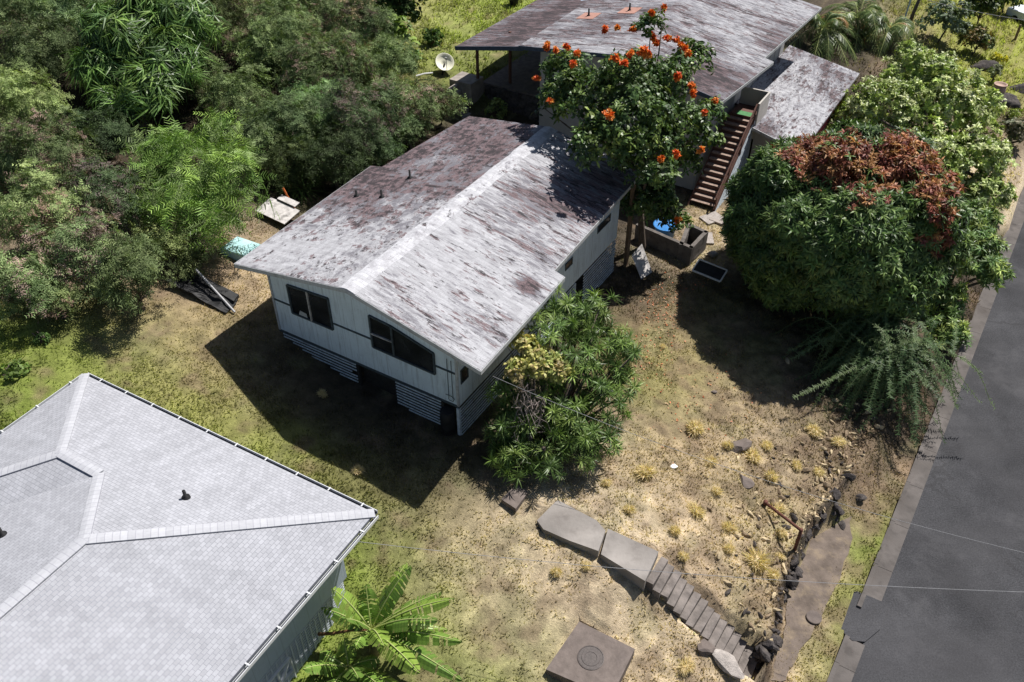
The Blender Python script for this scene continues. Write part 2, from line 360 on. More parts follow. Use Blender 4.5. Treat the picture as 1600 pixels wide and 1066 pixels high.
# ------------------------------------------------------------------ mesh builders
def tag(o, label=None, cat=None, group=None, kind=None):
    if label: o['label'] = label
    if cat: o['category'] = cat
    if group: o['group'] = group
    if kind: o['kind'] = kind
    return o
def thing(name, loc=(0, 0, 0), rz=0.0, label=None, cat=None, group=None):
    o = bpy.data.objects.new(name, None); COL.objects.link(o)
    o.location = loc; o.rotation_euler = (0, 0, rz); o.empty_display_size = .3
    return tag(o, label, cat, group)
def mesh_np(name, V, Fq, mat, parent=None, col=None, smooth=False, attrs=None):
    """V (n,3); Fq one array or list of arrays of faces (m,3) / (m,4)"""
    me = bpy.data.meshes.new(name)
    Fs = Fq if isinstance(Fq, list) else [Fq]
    me.vertices.add(len(V)); me.vertices.foreach_set('co', np.ascontiguousarray(V, np.float32).ravel())
    loops = np.concatenate([f.ravel() for f in Fs]); sizes = np.concatenate([np.full(len(f), f.shape[1]) for f in Fs])
    starts = np.r_[0, np.cumsum(sizes)[:-1]]
    me.loops.add(len(loops)); me.loops.foreach_set('vertex_index', loops.astype(np.int32))
    me.polygons.add(len(sizes)); me.polygons.foreach_set('loop_start', starts.astype(np.int32)); me.polygons.foreach_set('loop_total', sizes.astype(np.int32))
    me.polygons.foreach_set('use_smooth', np.full(len(sizes), smooth))
    if col is not None:
        a = me.attributes.new('col', 'FLOAT_COLOR', 'POINT')
        a.data.foreach_set('color', np.c_[col, np.ones(len(col))].astype(np.float32).ravel())
    for k, arr in (attrs or {}).items():
        if arr.ndim == 1:
            a = me.attributes.new(k, 'FLOAT', 'POINT'); a.data.foreach_set('value', arr.astype(np.float32))
        else:
            a = me.attributes.new(k, 'FLOAT_VECTOR', 'POINT'); a.data.foreach_set('vector', arr.astype(np.float32).ravel())
    me.update(calc_edges=True); me.validate()
    me.materials.append(mat)
    o = bpy.data.objects.new(name, me); COL.objects.link(o)
    if parent is not None: o.parent = parent
    return o
class MB:
    """collects boxes, prisms, tubes and lathes into ONE mesh"""
    def __init__(s): s.V = []; s.F = []
    def add(s, V, Fs):
        b = len(s.V); s.V += [tuple(map(float, v)) for v in V]; s.F += [tuple(b + i for i in f) for f in Fs]; return s
    def box(s, x0, x1, y0, y1, z0, z1):
        V = [(x0,y0,z0),(x1,y0,z0),(x1,y1,z0),(x0,y1,z0),(x0,y0,z1),(x1,y0,z1),(x1,y1,z1),(x0,y1,z1)]
        return s.add(V, [(0,3,2,1),(4,5,6,7),(0,1,5,4),(1,2,6,5),(2,3,7,6),(3,0,4,7)])
    def prism(s, pts, ext):
        """closed polygon pts (3d) pushed along ext"""
        n = len(pts); P = [np.array(p, float) for p in pts]; e = np.array(ext, float)
        return s.add(P + [p + e for p in P], [tuple(range(n)), tuple(range(2 * n - 1, n - 1, -1))] + [(i, i + n, (i + 1) % n + n, (i + 1) % n) for i in range(n)])
    def beam(s, a, b, w, h, up=(0, 0, 1)):
        a = np.array(a, float); b = np.array(b, float); d = b - a; d /= np.linalg.norm(d)
        sd = np.cross(d, up); sd /= np.linalg.norm(sd) + 1e-9; u = np.cross(sd, d)
        c = [a + sd * w / 2 * i + u * h / 2 * j for i, j in ((-1,-1),(1,-1),(1,1),(-1,1))]
        return s.prism(c, b - a)
    def tube(s, path, r, n=6, cap=True):
        P = [np.array(p, float) for p in path]; R = r if hasattr(r, '__len__') else [r] * len(P)
        b = len(s.V); ref = np.array([.31, .17, .93])
        for i, p in enumerate(P):
            t = P[min(i + 1, len(P) - 1)] - P[max(i - 1, 0)]; t /= np.linalg.norm(t) + 1e-9
            a = np.cross(t, ref); a /= np.linalg.norm(a) + 1e-9; c = np.cross(t, a)
            for k in range(n):
                th = 2 * math.pi * k / n; s.V.append(tuple(p + (a * math.cos(th) + c * math.sin(th)) * R[i]))
        for i in range(len(P) - 1):
            for k in range(n):
                q = (k + 1) % n; s.F.append((b + i*n + k, b + i*n + q, b + (i+1)*n + q, b + (i+1)*n + k))
        if cap:
            s.F.append(tuple(b + k for k in range(n - 1, -1, -1))); e = b + (len(P) - 1) * n; s.F.append(tuple(e + k for k in range(n)))
        return s
    def lathe(s, prof, n=16, c=(0, 0, 0)):
        b = len(s.V)
        for r, z in prof:
            for k in range(n):
                th = 2 * math.pi * k / n; s.V.append((c[0] + r * math.cos(th), c[1] + r * math.sin(th), c[2] + z))
        for i in range(len(prof) - 1):
            for k in range(n):
                q = (k + 1) % n; s.F.append((b + i*n + k, b + i*n + q, b + (i+1)*n + q, b + (i+1)*n + k))
        s.F.append(tuple(b + k for k in range(n - 1, -1, -1))); e = b + (len(prof) - 1) * n; s.F.append(tuple(e + k for k in range(n)))
        return s
    def build(s, name, mat, parent=None, smooth=False, label=None):
        me = bpy.data.meshes.new(name); me.from_pydata(s.V, [], s.F); me.update(); me.materials.append(mat)
        if smooth: me.polygons.foreach_set('use_smooth', [True] * len(me.polygons))
        o = bpy.data.objects.new(name, me); COL.objects.link(o)
        if parent is not None: o.parent = parent
        if label: o['label'] = label
        return o
def box_part(name, mat, parent, *b, label=None):
    return MB().box(*b).build(name, mat, parent, label=label)
def norm(a):
    return a / (np.linalg.norm(a, axis=-1, keepdims=True) + 1e-9)
import bmesh
_ico = {}
def rock_mesh(r, seed, flat=.7, n=9):
    g = np.random.default_rng(seed); sub = 2 if r < .5 else 3
    if sub not in _ico:
        bm = bmesh.new(); bmesh.ops.create_icosphere(bm, subdivisions=sub, radius=1.0)
        _ico[sub] = (np.array([v.co[:] for v in bm.verts]), [tuple(v.index for v in f.verts) for f in bm.faces]); bm.free()
    V, Fs = _ico[sub]; V = V.copy()
    for o in norm(g.normal(0, 1, (12, 3))):            # broken faces
        d = V @ o; h = g.uniform(.45, .85); m = d > h; V[m] -= np.outer((d[m] - h) * .9, o)
    V *= 1 + .10 * np.sin(V @ g.normal(0, 3, 3) + g.random() * 6)[:, None] + g.normal(0, .03, (len(V), 1))
    return V * r * 1.15 * np.array([g.uniform(.9, 1.35), g.uniform(.6, 1), flat]), Fs

# ------------------------------------------------------------------ foliage
def leaf(L, w, droop=.3, seg=2, fold=0.0, prof=None):
    """one leaf blade along +x, bending down; a strip of quads"""
    prof = prof or {1: [.35, .2], 2: [.3, 1, .12], 3: [.25, 1, .8, .08]}[seg]
    V = []; Fs = []
    for i in range(seg + 1):
        t = i / seg; x = L * (t - .12 * droop * t * t); z = -L * droop * t * t
        V += [(x, -w / 2 * prof[i], z + fold * w * prof[i]), (x, w / 2 * prof[i], z + fold * w * prof[i])]
        if i: Fs.append((2*i - 2, 2*i, 2*i + 1, 2*i - 1))
    return np.array(V), np.array(Fs)
def rot_z(a):
    c, s = math.cos(a), math.sin(a); return np.array([[c, -s, 0], [s, c, 0], [0, 0, 1.]])
def rot_y(a):
    c, s = math.cos(a), math.sin(a); return np.array([[c, 0, s], [0, 1, 0], [-s, 0, c]])
def rot_x(a):
    c, s = math.cos(a), math.sin(a); return np.array([[1, 0, 0], [0, c, -s], [0, s, c]])
def join(parts):
    V = []; Fs = []; b = 0
    for v, f in parts:
        V.append(v); Fs.append(f + b); b += len(v)
    return np.concatenate(V), np.concatenate(Fs)
def whorl(n, L, w, droop, pitch, seed, seg=2, core=.0):
    g = np.random.default_rng(seed); parts = []
    for i in range(n):
        v, f = leaf(L * g.uniform(.75, 1.15), w * g.uniform(.8, 1.15), droop * g.uniform(.7, 1.3), seg)
        R = rot_z(2.399 * i + g.normal(0, .2)) @ rot_y(-g.uniform(*pitch)) @ rot_x(g.normal(0, .35))
        parts.append((v @ R.T + np.array([0, 0, core * i / n]), f))
    return join(parts)
def feather(n_br, n_lf, L, lw, seed, up=(.1, .9)):
    """a spray of fine twigs with paired leaflets"""
    g = np.random.default_rng(seed); parts = []
    for i in range(n_br):
        Rb = rot_z(2.399 * i + g.normal(0, .3)) @ rot_y(-g.uniform(*up)); Lb = L * g.uniform(.7, 1.15)
        for k in range(n_lf):
            t = (k + .6) / n_lf
            for sd in (-1, 1):
                v, f = leaf(L * .34 * (1 - .45 * t) * g.uniform(.8, 1.2), lw, .2, 1)
                R = rot_z(sd * g.uniform(.9, 1.25)) @ rot_x(g.normal(0, .5))
                parts.append(((v @ R.T + np.array([Lb * t, 0, -.25 * Lb * t * t])) @ Rb.T, f))
    return join(parts)
def ovals(n, L, w, R0, seed):
    g = np.random.default_rng(seed); parts = []
    for i in range(n):
        v, f = leaf(L * g.uniform(.7, 1.2), w * g.uniform(.8, 1.2), .35, 2, prof=[.35, 1, .25])
        d = g.normal(0, 1, 3); d[2] = abs(d[2]) * .5; d /= np.linalg.norm(d)
        R = rot_z(g.uniform(0, 6.28)) @ rot_y(-g.uniform(-.5, .7)) @ rot_x(g.normal(0, .5))
        parts.append((v @ R.T + d * R0 * g.uniform(.3, 1), f))
    return join(parts)
T = dict(
 mango=[whorl(18, .35, .072, .5, (-.25, 1.0), s) for s in (1, 2, 3)],
 longdrop=[whorl(26, .75, .075, 1.15, (-.3, .9), s) for s in (4, 5, 6)],
 flush=[whorl(17, .24, .07, .6, (-.5, 1.2), s) for s in (14, 15, 16)],
 bright=[whorl(12, .29, .115, .35, (-.15, .9), s) for s in (7, 8, 9)],
 koa=[feather(6, 4, .38, .10, s) for s in (1, 2, 3)],
 fern=[feather(4, 8, .95, .10, s, (-.15, .6)) for s in (4, 5, 6)],
 tulip=[ovals(16, .25, .125, .30, s) for s in (1, 2, 3)],
 ros=[whorl(34, .43, .042, .42, (-.2, 1.25), s, 2, .10) for s in (21, 22, 23)],
 broad=[ovals(12, .24, .16, .22, s) for s in (11, 12, 13)],
 bigleaf=[ovals(9, .5, .38, .4, s) for s in (31, 32)],
 petal=[whorl(14, .17, .10, .25, (.1, 1.3), s, 2) for s in (41, 42)],
 cane=[whorl(14, 1.1, .05, .8, (.5, 1.35), s, 3) for s in (51, 52)],
)
def scatter(tmpl, P, Nrm, scale, cols, cvar=.25, tilt=.35, lvar=.18):
    """copies of a leaf cluster set at P facing Nrm; returns V, F, C"""
    n = len(P); Vs, Fs, Cs, b = [], [], [], 0
    which = rng.integers(0, len(tmpl), n); scale = np.broadcast_to(np.asarray(scale, float), (n,))
    Z = norm(Nrm + rng.normal(0, tilt, (n, 3)))
    A = norm(np.cross(Z, rng.normal(0, 1, (n, 3)))); B = np.cross(Z, A)
    R = np.stack([A, B, Z], -1)
    cols = np.asarray(cols) * (1 + rng.normal(0, cvar, (n, 1))).clip(.45, 1.7)
    for k, (tv, tf) in enumerate(tmpl):
        m = which == k; c = int(m.sum())
        if not c: continue
        V = np.einsum('nij,vj->nvi', R[m], tv) * scale[m][:, None, None] + P[m][:, None]
        nv = len(tv)
        Vs.append(V.reshape(-1, 3)); Fs.append((tf[None] + (np.arange(c) * nv)[:, None, None]).reshape(-1, tf.shape[1]) + b); b += c * nv
        lv = np.repeat(1 + rng.normal(0, lvar, (c, (nv + 5) // 6)), 6, 1)[:, :nv]
        Cs.append((cols[m][:, None] * lv[..., None].clip(.5, 1.6)).reshape(-1, 3))
    return np.concatenate(Vs), np.concatenate(Fs), np.concatenate(Cs).clip(.004, .95)
def crown_pts(c, rad, n, lobes=30, width=.55, depth=.3, seed=0, below=-.5, inner=.22, lump=.3):
    """points and outward directions over a lumpy crown with clefts between its lobes"""
    g = np.random.default_rng(seed); c = np.array(c, float); rad = np.array(rad, float)
    Ld = norm(g.normal(0, 1, (lobes, 3))); Ls = g.uniform(.6, 1.0, lobes)
    d = norm(g.normal(0, 1, (int(n * 2.2), 3))); d = d[d[:, 2] > below][:n]
    ang = np.arccos(np.clip(d @ Ld.T, -1, 1)); f = (Ls[None] * np.clip(1 - (ang / width) ** 2, 0, 1)); i = f.argmax(1); fm = f.max(1)
    keep = g.random(len(d)) < .35 + .65 * np.sqrt(fm.clip(0, 1)); d, fm, i = d[keep], fm[keep], i[keep]
    r = (1 - lump) + lump * fm
    q = g.random(len(d)); r = r * (1 - depth * q ** 2.2); deep = g.random(len(d)) < inner; r[deep] *= g.uniform(.45, .9, deep.sum())
    N_ = norm(d * .6 + (d - Ld[i] * .75) * .7 + np.array([0, 0, .25]))
    return c + d * r[:, None] * rad, norm(N_ / rad.mean()), c + Ld * rad * .7, fm
def pal(n, cols, w=None):
    return np.array(cols)[rng.choice(len(cols), n, p=w)]
def trunk_part(base, tips, r0, parent, name='trunk', mat=None, wob=.15, split=.45):
    """tapered trunk that forks into limbs ending at tips; base/tips local"""
    mb = MB(); base = np.array(base, float); tips = [np.array(t, float) for t in tips]
    mean = np.mean(tips, 0); fork = base + (mean - base) * split + np.array([random.uniform(-.2, .2), random.uniform(-.2, .2), 0])
    mid = (base + fork) / 2 + np.array([random.uniform(-wob, wob), random.uniform(-wob, wob), 0])
    mb.tube([base - np.array([0, 0, .3]), base + np.array([0, 0, .15]), mid, fork], [r0 * 1.35, r0, r0 * .82, r0 * .7], 8)
    for t in tips:
        k = (fork + t) / 2 + np.array([random.uniform(-wob, wob), random.uniform(-wob, wob), random.uniform(.0, .35)]) * 1.5
        mb.tube([fork, fork * .6 + k * .4, k, t], [r0 * .52, r0 * .42, r0 * .3, r0 * .1], 5)
    return mb.build(name, mat or MAT['bark'], parent, True)
def make_tree(name, label, cat, base, ells, tmpl, scale, palette, mat='leaf', n_per=1.0, r0=.16, group=None, lobes=30, width=.5, weights=None,
              recolor=None, alt=None, below=-.45, tilt=.35, ntips=7, up=.3, lump=.32, inner=.22, depth=.3, cvar=.25, trunk=True):
    """tree or shrub: Empty at base > trunk, crown. ells: list of (centre, radii, clusters)"""
    base = np.array(base, float); t = thing(name, base, 0, label, cat, group)
    Ps, Ns, tips = [], [], []
    for k, (c, rad, n) in enumerate(ells):
        P, N_, L, fm = crown_pts(np.array(c) - base, rad, int(n * n_per), lobes, width, depth, seed=abs(hash((name, round(float(base[0]), 2), k))) % 9999 if False else int(abs(base[0] * 37 + base[1] * 91)) % 9973 + k, below=below, inner=inner, lump=lump)
        Ps.append(P); Ns.append(N_); tips += list(L[rng.choice(len(L), min(len(L), max(2, ntips // len(ells))), replace=False)])
    P = np.concatenate(Ps); N_ = np.concatenate(Ns)
    gz = terr(P[:, 0] + base[0], P[:, 1] + base[1]) - base[2]
    ok = P[:, 2] > gz + .12; P, N_ = P[ok], N_[ok]
    cols = pal(len(P), palette, weights)
    if recolor is not None: cols = recolor(P + base, cols)
    if alt is not None:
        am = alt[0](P + base); PA, NA = P[am], N_[am]; P, N_, cols = P[~am], N_[~am], cols[~am]
        V, Fq, C = scatter(T[alt[1]], PA, norm(NA + np.array([0, 0, up])), scale * rng.uniform(.8, 1.2, len(PA)), pal(len(PA), alt[2]), .2, tilt); mesh_np('young_leaves', V, Fq, MAT['leaf'], t, C)['label'] = 'red brown young leaves'
    V, Fq, C = scatter(T[tmpl], P, norm(N_ + np.array([0, 0, up])), scale * rng.uniform(.75, 1.2, len(P)), cols, cvar, tilt)
    mesh_np('crown', V, Fq, MAT[mat], t, C)
    if trunk: trunk_part((0, 0, 0), tips, r0, t)
    return t

# ------------------------------------------------------------------ ground sheet
def ground_blobs():
    straw, tan, soil_and_shade, olive = (.56, .44, .285), (.37, .27, .175), (.075, .06, .045), (.27, .25, .095)
    green, dkg, ylg, dust = (.20, .26, .05), (.10, .15, .03), (.34, .37, .085), (.64, .525, .37)
    litter_and_shade, verge, fresh = (.055, .045, .032), (.235, .235, .08), (.30, .37, .085)  # litter: leaf litter darkened so gaps between slope shrubs read as shade
    return [((x, y), r, c, w) for x, y, r, c, w in [
     (30,620,2.0,green,3.2),(100,610,1.8,green,2.6),(70,560,1.4,green,2.2),(170,570,1.0,green,1.2),(330,660,.9,green,1.4),(440,730,.9,green,1.4),(20,560,1.2,dkg,1),(60,580,1.2,olive,1),(150,560,1.5,olive,1.2),(220,570,1.4,tan,1),(300,560,1.4,olive,1),
     (250,520,1.2,tan,1.2),(180,480,1.5,tan,1),(360,600,1.4,tan,1.4),(330,655,1.1,ylg,1.8),(420,720,1.2,ylg,2),(370,690,.8,green,1.4),(540,740,.8,green,1),(380,660,1,tan,1),(480,740,1.1,olive,1.2),
     (540,760,1.0,tan,1),(500,655,1.5,soil_and_shade,2.2),(600,705,1.5,soil_and_shade,2.2),(440,590,1.1,soil_and_shade,1.8),(550,640,1.2,soil_and_shade,2),(660,720,1.2,soil_and_shade,1.6),(720,740,1.2,soil_and_shade,1.4),(400,580,1.4,soil_and_shade,.9),(660,760,1.4,olive,.8),(600,780,1.0,olive,1),(560,860,1.1,green,2.4),(600,850,1.0,green,1.6),(660,960,1.1,green,1.4),  # soil blobs in front of the house also paint its shadow darker
     (560,900,1.0,green,1.3),(640,830,1.0,tan,1),(700,880,1.2,straw,1.4),(780,900,1.3,dust,1.3),(850,900,1.2,straw,1.3),(760,960,1.3,straw,1.2),(860,960,1.2,dust,1.1),(700,940,1.0,olive,1),
     (660,960,1.0,green,1),(740,1030,1.2,green,1.5),(700,1060,1.2,dkg,1),(800,1030,1.2,olive,1),(950,930,1.0,dust,1),(1020,1000,1.2,straw,1.2),(1080,1020,1.2,dust,1),(1000,1060,1.2,straw,1),
     (1010,470,1.2,soil_and_shade,1),(1050,520,1.3,tan,1),(1000,540,1.0,olive,1),(1060,600,1.3,olive,1.3),(1010,620,1.0,olive,1),(960,680,1.0,dust,1),(1010,700,1.2,olive,.9),(1060,690,1.2,tan,1),
     (1120,660,1.3,tan,1.2),(1200,660,1.3,straw,1),(1160,720,1.3,dust,1.2),(1080,760,1.3,tan,1.2),(1000,780,1.2,dust,1.2),(940,770,1.0,dust,1),(1100,820,1.3,straw,1.3),(1180,780,1.0,ylg,.6),
     (1060,850,1.2,dust,1),(1180,770,.7,tan,1.6),(1235,700,.9,soil_and_shade,.9),(1110,700,.8,tan,1.5),(1060,785,.7,tan,1.5),(1215,880,.6,soil_and_shade,.8),(1150,930,.7,tan,1.4),(1270,720,.8,soil_and_shade,.9),(980,720,.7,tan,1.4),(1090,880,.6,tan,1.5),(1140,880,1.2,straw,1),(1200,860,.8,straw,1),(1250,760,.9,tan,1),(1300,720,1.0,tan,1),(1330,660,1.2,soil_and_shade,1),(1250,560,2.2,soil_and_shade,1.2),(1150,520,1.6,olive,.8),(1180,440,1.6,soil_and_shade,1),
     (1100,390,1.2,dust,1.2),(1100,350,1.0,straw,1),(1010,420,1.0,soil_and_shade,1.2),(950,470,1.0,soil_and_shade,1),(880,620,1.8,soil_and_shade,1.2),(1370,900,.5,verge,1.5),(1330,970,.5,verge,1.5),(1400,830,.5,verge,1.2),(1290,1050,.5,verge,1.3),
     (1350,840,.5,green,.7),(1420,740,.6,tan,1),(1440,690,.6,soil_and_shade,1),(1240,1040,.5,straw,1.2),(90,400,1.5,dust,1.2),(300,340,1.5,dust,1),(430,420,1.2,straw,1),(360,400,1.0,tan,1),(50,330,2,tan,1),
     (300,450,1.2,tan,1),(130,200,4,litter_and_shade,2.5),(450,150,5,litter_and_shade,2.5),(60,250,4,litter_and_shade,2),(350,60,5,litter_and_shade,2.5),(560,210,3,litter_and_shade,2.5),(100,60,7,litter_and_shade,2.5),(250,280,2,litter_and_shade,1.2),(30,400,2,litter_and_shade,.8),(200,420,1.5,litter_and_shade,1),(540,20,3,straw,.9),(600,20,3,tan,.8),(740,40,2.5,fresh,2.2),(800,30,2.5,fresh,1.6),(700,100,2,fresh,2),(680,60,2,fresh,1.5),(720,20,2.5,olive,1),(640,110,1.5,olive,1),
     (800,140,3,soil_and_shade,1.6),(900,180,4,soil_and_shade,1.5),(1000,330,2,soil_and_shade,1),(1330,60,4,soil_and_shade,1.2),(1560,90,3,ylg,1.8),(1590,130,2,ylg,1.4),(1530,160,1.5,soil_and_shade,.8),(1590,190,1.5,soil_and_shade,1),(1400,60,2,dust,.5),(1570,250,1.5,dust,.8),(1450,450,2,soil_and_shade,1)]]
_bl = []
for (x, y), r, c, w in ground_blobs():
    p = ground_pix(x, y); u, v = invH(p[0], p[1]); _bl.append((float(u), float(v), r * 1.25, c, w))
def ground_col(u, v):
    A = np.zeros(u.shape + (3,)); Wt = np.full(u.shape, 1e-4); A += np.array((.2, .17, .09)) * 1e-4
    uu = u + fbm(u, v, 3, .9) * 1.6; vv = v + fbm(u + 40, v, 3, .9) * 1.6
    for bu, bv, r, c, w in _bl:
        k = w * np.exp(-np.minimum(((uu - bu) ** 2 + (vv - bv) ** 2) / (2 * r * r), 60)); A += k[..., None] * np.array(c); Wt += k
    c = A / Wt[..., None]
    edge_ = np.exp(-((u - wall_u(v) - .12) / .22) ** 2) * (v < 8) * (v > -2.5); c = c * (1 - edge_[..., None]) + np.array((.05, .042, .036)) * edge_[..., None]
    n = fbm(u + 90, v, 5, 1.4)
    patch = np.clip(n * 5 - .3 + np.clip((u - 11) / 6, 0, .5), 0, 1)[..., None]; n2 = np.clip(fbm(u + 31, v + 8, 5, .8) * 6 - .4, 0, 1)[..., None]
    c = c * (1 - .4 * n2) + np.array((.22, .21, .11)) * .4 * n2
    return (c * (1 - .6 * patch) + np.array((.20, .142, .098)) * .6 * patch) * (1 + .9 * fbm(u, v + 70, 4, 3.0))[..., None]
def axis(a, b, fine, lo, hi):
    m = np.arange(a, b + fine, fine)
    left = a - np.cumsum(np.geomspace(fine * 2, (a - lo) * .18, 30)); right = b + np.cumsum(np.geomspace(fine * 2, (hi - b) * .18, 30))
    return np.r_[left[::-1][left[::-1] > lo - 90], m, right[right < hi + 90]]
gu = axis(-15, 25.0, .13, -120, 120); gv = axis(-10, 27, .13, -90, 190)
GU, GV = np.meshgrid(gu, gv, indexing='ij')
GZ = ground_uv(GU, GV)
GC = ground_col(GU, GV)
def grid_faces(nu, nv):
    i = np.arange(nu - 1)[:, None] * nv + np.arange(nv - 1)[None]
    return np.stack([i, i + nv, i + nv + 1, i + 1], -1).reshape(-1, 4)
_W = np.stack([OX + GU * CY - GV * SY, OY + GU * SY + GV * CY, GZ], -1).reshape(-1, 3)
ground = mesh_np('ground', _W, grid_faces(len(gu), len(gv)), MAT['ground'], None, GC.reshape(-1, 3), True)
tag(ground, kind='structure')
# asphalt, kerb, pavement
rv = np.r_[np.arange(-60, -12, 4), np.arange(-12, 46, .5), np.arange(46, 140, 4)]
def sheet(name, us, z, mat, thick=.0, jitter=0.0):
    us = np.array(us)
    U = np.stack([kerb_u(rv) + a + (fbm(rv * 3 + a, rv * 0, 4, .8) * jitter if i in (0,) else 0) for i, a in enumerate(us)], 0)
    Z = np.zeros_like(U) + z
    V_ = np.broadcast_to(rv, U.shape)
    P = np.stack([OX + U * CY - V_ * SY, OY + U * SY + V_ * CY, Z], -1).reshape(-1, 3)
    o = mesh_np(name, P, grid_faces(len(us), len(rv)), mat); tag(o, kind='structure'); return o
sheet('road', [.66, 2, 4, 6, 9.3], -5.0, MAT['asphalt'], 0, .14)
kb = MB()
for k in range(-14, 30):
    v0, v1 = k * 2.4 + .35, k * 2.4 + 2.735
    if k == 0: v1 = 1.55
    if k == 1: v0 = 2.95
    a, b, c_, d = H(kerb_u(v0), v0, -5.3), H(kerb_u(v0) + .70, v0, -5.3), H(kerb_u(v1) + .70, v1, -5.3), H(kerb_u(v1), v1, -5.3)
    for lo, hi, top in ((0, .16, -4.855), (.163, .70, -4.95)):
        q = [H(kerb_u(vv) + uu, vv, -5.3) for uu, vv in ((lo, v0), (hi, v0), (hi, v1), (lo, v1))]
        kb.prism(q, (0, 0, top + 5.3))
kerb = kb.build('kerb', MAT['kerb']); tag(kerb, kind='structure')
q = [at(x, y, -4.9) for x, y in ((1334,920),(1352,928),(1390,944),(1376,982),(1352,1002),(1332,1000),(1312,982),(1324,948))]
tag(MB().prism([(p[0], p[1], -5.2) for p in q], (0, 0, .266)).build('road', MAT['asphalt']), kind='structure')
MBp = MB()
q = [ground_pix(x, y) for x, y in ((1246,884),(1260,838),(1292,812),(1330,806),(1330,856),(1310,905),(1294,945),(1268,985),(1246,1030),(1226,1066),(1200,1062),(1212,1030),(1224,1000),(1228,950),(1236,918))]
q = [q[i] * (1 - t) + q[(i + 1) % len(q)] * t for i in range(len(q)) for t in (0, .25, .5, .75)]
MBp.prism([(p[0] + random.uniform(-.06, .06), p[1] + random.uniform(-.06, .06), -5.0) for p in q], (0, 0, .17))
pav = MBp.build('pavement', MAT['dirt']); tag(pav, kind='structure')

# ------------------------------------------------------------------ roofs
def slab(name, top, thick, mat, parent, ruv=None, wear=None):
    """closed roof slab from a grid of top points (nu, nv, 3)"""
    nu, nv = top.shape[:2]; P = top.reshape(-1, 3); B = P - np.array([0, 0, thick]); n = len(P)
    f = grid_faces(nu, nv)
    ring = [i * nv for i in range(nu)] + [(nu - 1) * nv + j for j in range(1, nv)] + [i * nv + nv - 1 for i in range(nu - 2, -1, -1)] + [j for j in range(nv - 2, 0, -1)]
    sd = np.array([(a, b, b + n, a + n) for a, b in zip(ring, ring[1:] + ring[:1])])
    r = top if ruv is None else ruv
    r = np.concatenate([r.reshape(-1, 3)] * 2)
    w = np.zeros(n) if wear is None else wear.ravel()
    return mesh_np(name, np.concatenate([P, B]), np.concatenate([f, f[:, ::-1] + n, sd[:, ::-1]]), mat, parent, None, False, dict(ruv=r, wear=np.r_[w, w]))
def strip_slab(name, inner, outer, mat, parent, thick=.11, nu=24, wearf=None):
    """roof slope between an upper edge and a lower edge, both polylines with the same count of points"""
    I, O = np.array(inner, float), np.array(outer, float)
    t = np.linspace(0, 1, nu)[:, None, None]
    top = I[None] * (1 - t) + O[None] * t
    dv = np.r_[0, np.cumsum(np.linalg.norm(np.diff(I, axis=0), axis=1))]
    ru = np.broadcast_to(dv[None], top.shape[:2]); rl = np.linalg.norm(top - I[None], axis=2)
    ruv = np.stack([ru, rl, np.zeros_like(rl)], -1)
    return slab(name, top, thick, mat, parent, ruv, wearf(top) if wearf else None)

# ------------------------------------------------------------------ white house with the peeling roof
W, L = 8.845, 13.4
UR, ZR = 4.76, 4.356
zl = lambda u: ZR - .166 * (UR - u)
zr_ = lambda u: ZR - .232 * (u - UR)
house = thing('house', H(0, 0, 0), YAW, 'single storey white house with a peeling white and maroon low gable roof', 'house')
def gauss(p, u, v, r): return np.exp(-((p[..., 0] - u) ** 2 + (p[..., 1] - v) ** 2) / (2 * r * r))
def wear_main(p):
    u, v = p[..., 0], p[..., 1]
    w = -.17 + fbm(u, v, 4, .35) * .5
    left = u < UR
    w = w + np.where(left, .06 + .10 * np.clip((v - 3) / 5, -1, 1) + .08 * np.clip((3.2 - u) / 3, 0, 1) * np.clip((v - 1) / 4, 0, 1), 0)
    w = w + .22 * gauss(p, 0, 8, 1.6) + .16 * gauss(p, 1, 12, 2) + .12 * gauss(p, 2, 5, 1.2) - .25 * gauss(p, 1.4, 8.6, .9) - .2 * gauss(p, 1.8, 10.2, .8) - .2 * gauss(p, .5, 1.2, 1.2)
    w = w + .25 * gauss(p, 8.6, 9.5, 1.6) + .28 * gauss(p, 9.2, 12, 1.6) + .15 * gauss(p, 7.4, 8, 1.4) + .12 * gauss(p, 8.8, 6.6, .8) - .22 * gauss(p, 8.6, 7.6, .7) + .55 * gauss(p, 9.6, 3.9, .33) + .4 * gauss(p, 9.25, 4.0, .3) + .18 * gauss(p, 9.4, 1.2, .7) + .1 * gauss(p, 8, 2.6, .8)
    w = w - .3 * np.exp(-((u - UR - .1) / .35) ** 2) * (v < 12)
    w = w - .22 * np.clip((np.abs(u + .55) < .25) * (v < 4), 0, 1) + .2 * gauss(p, -.9, 4.4, .4)
    return w
vs = np.r_[np.linspace(-.737, 8.24, 60), np.linspace(8.27, 14.4, 42)]
eL = np.r_[np.linspace(-.888, -1.32, 60), np.linspace(-.72, -.10, 42)]
back = np.where(vs > 14, 0, 0)
inner = np.stack([np.full(len(vs), UR), np.minimum(vs, 14.05 + (vs - 8.27) * 0) * 1.0, np.full(len(vs), ZR)], 1)
inner[60:, 1] = np.linspace(8.27, 14.05, 42)
outer = np.stack([eL, vs, zl(eL)], 1); outer[60:, 1] = np.linspace(8.27, 14.5, 42)
roofL = strip_slab('roof', inner, outer, MAT['roof_l'], house, .12, 36, wear_main)
vs2 = np.r_[np.linspace(-.737, 5.46, 48), np.linspace(5.49, 14.2, 58)]
eR = np.r_[np.linspace(10.34, 10.2, 48), np.linspace(9.72, 9.45, 58)]
inner2 = np.stack([np.full(len(vs2), UR + .001), vs2, np.full(len(vs2), ZR)], 1); inner2[48:, 1] = np.linspace(5.49, 14.05, 58)
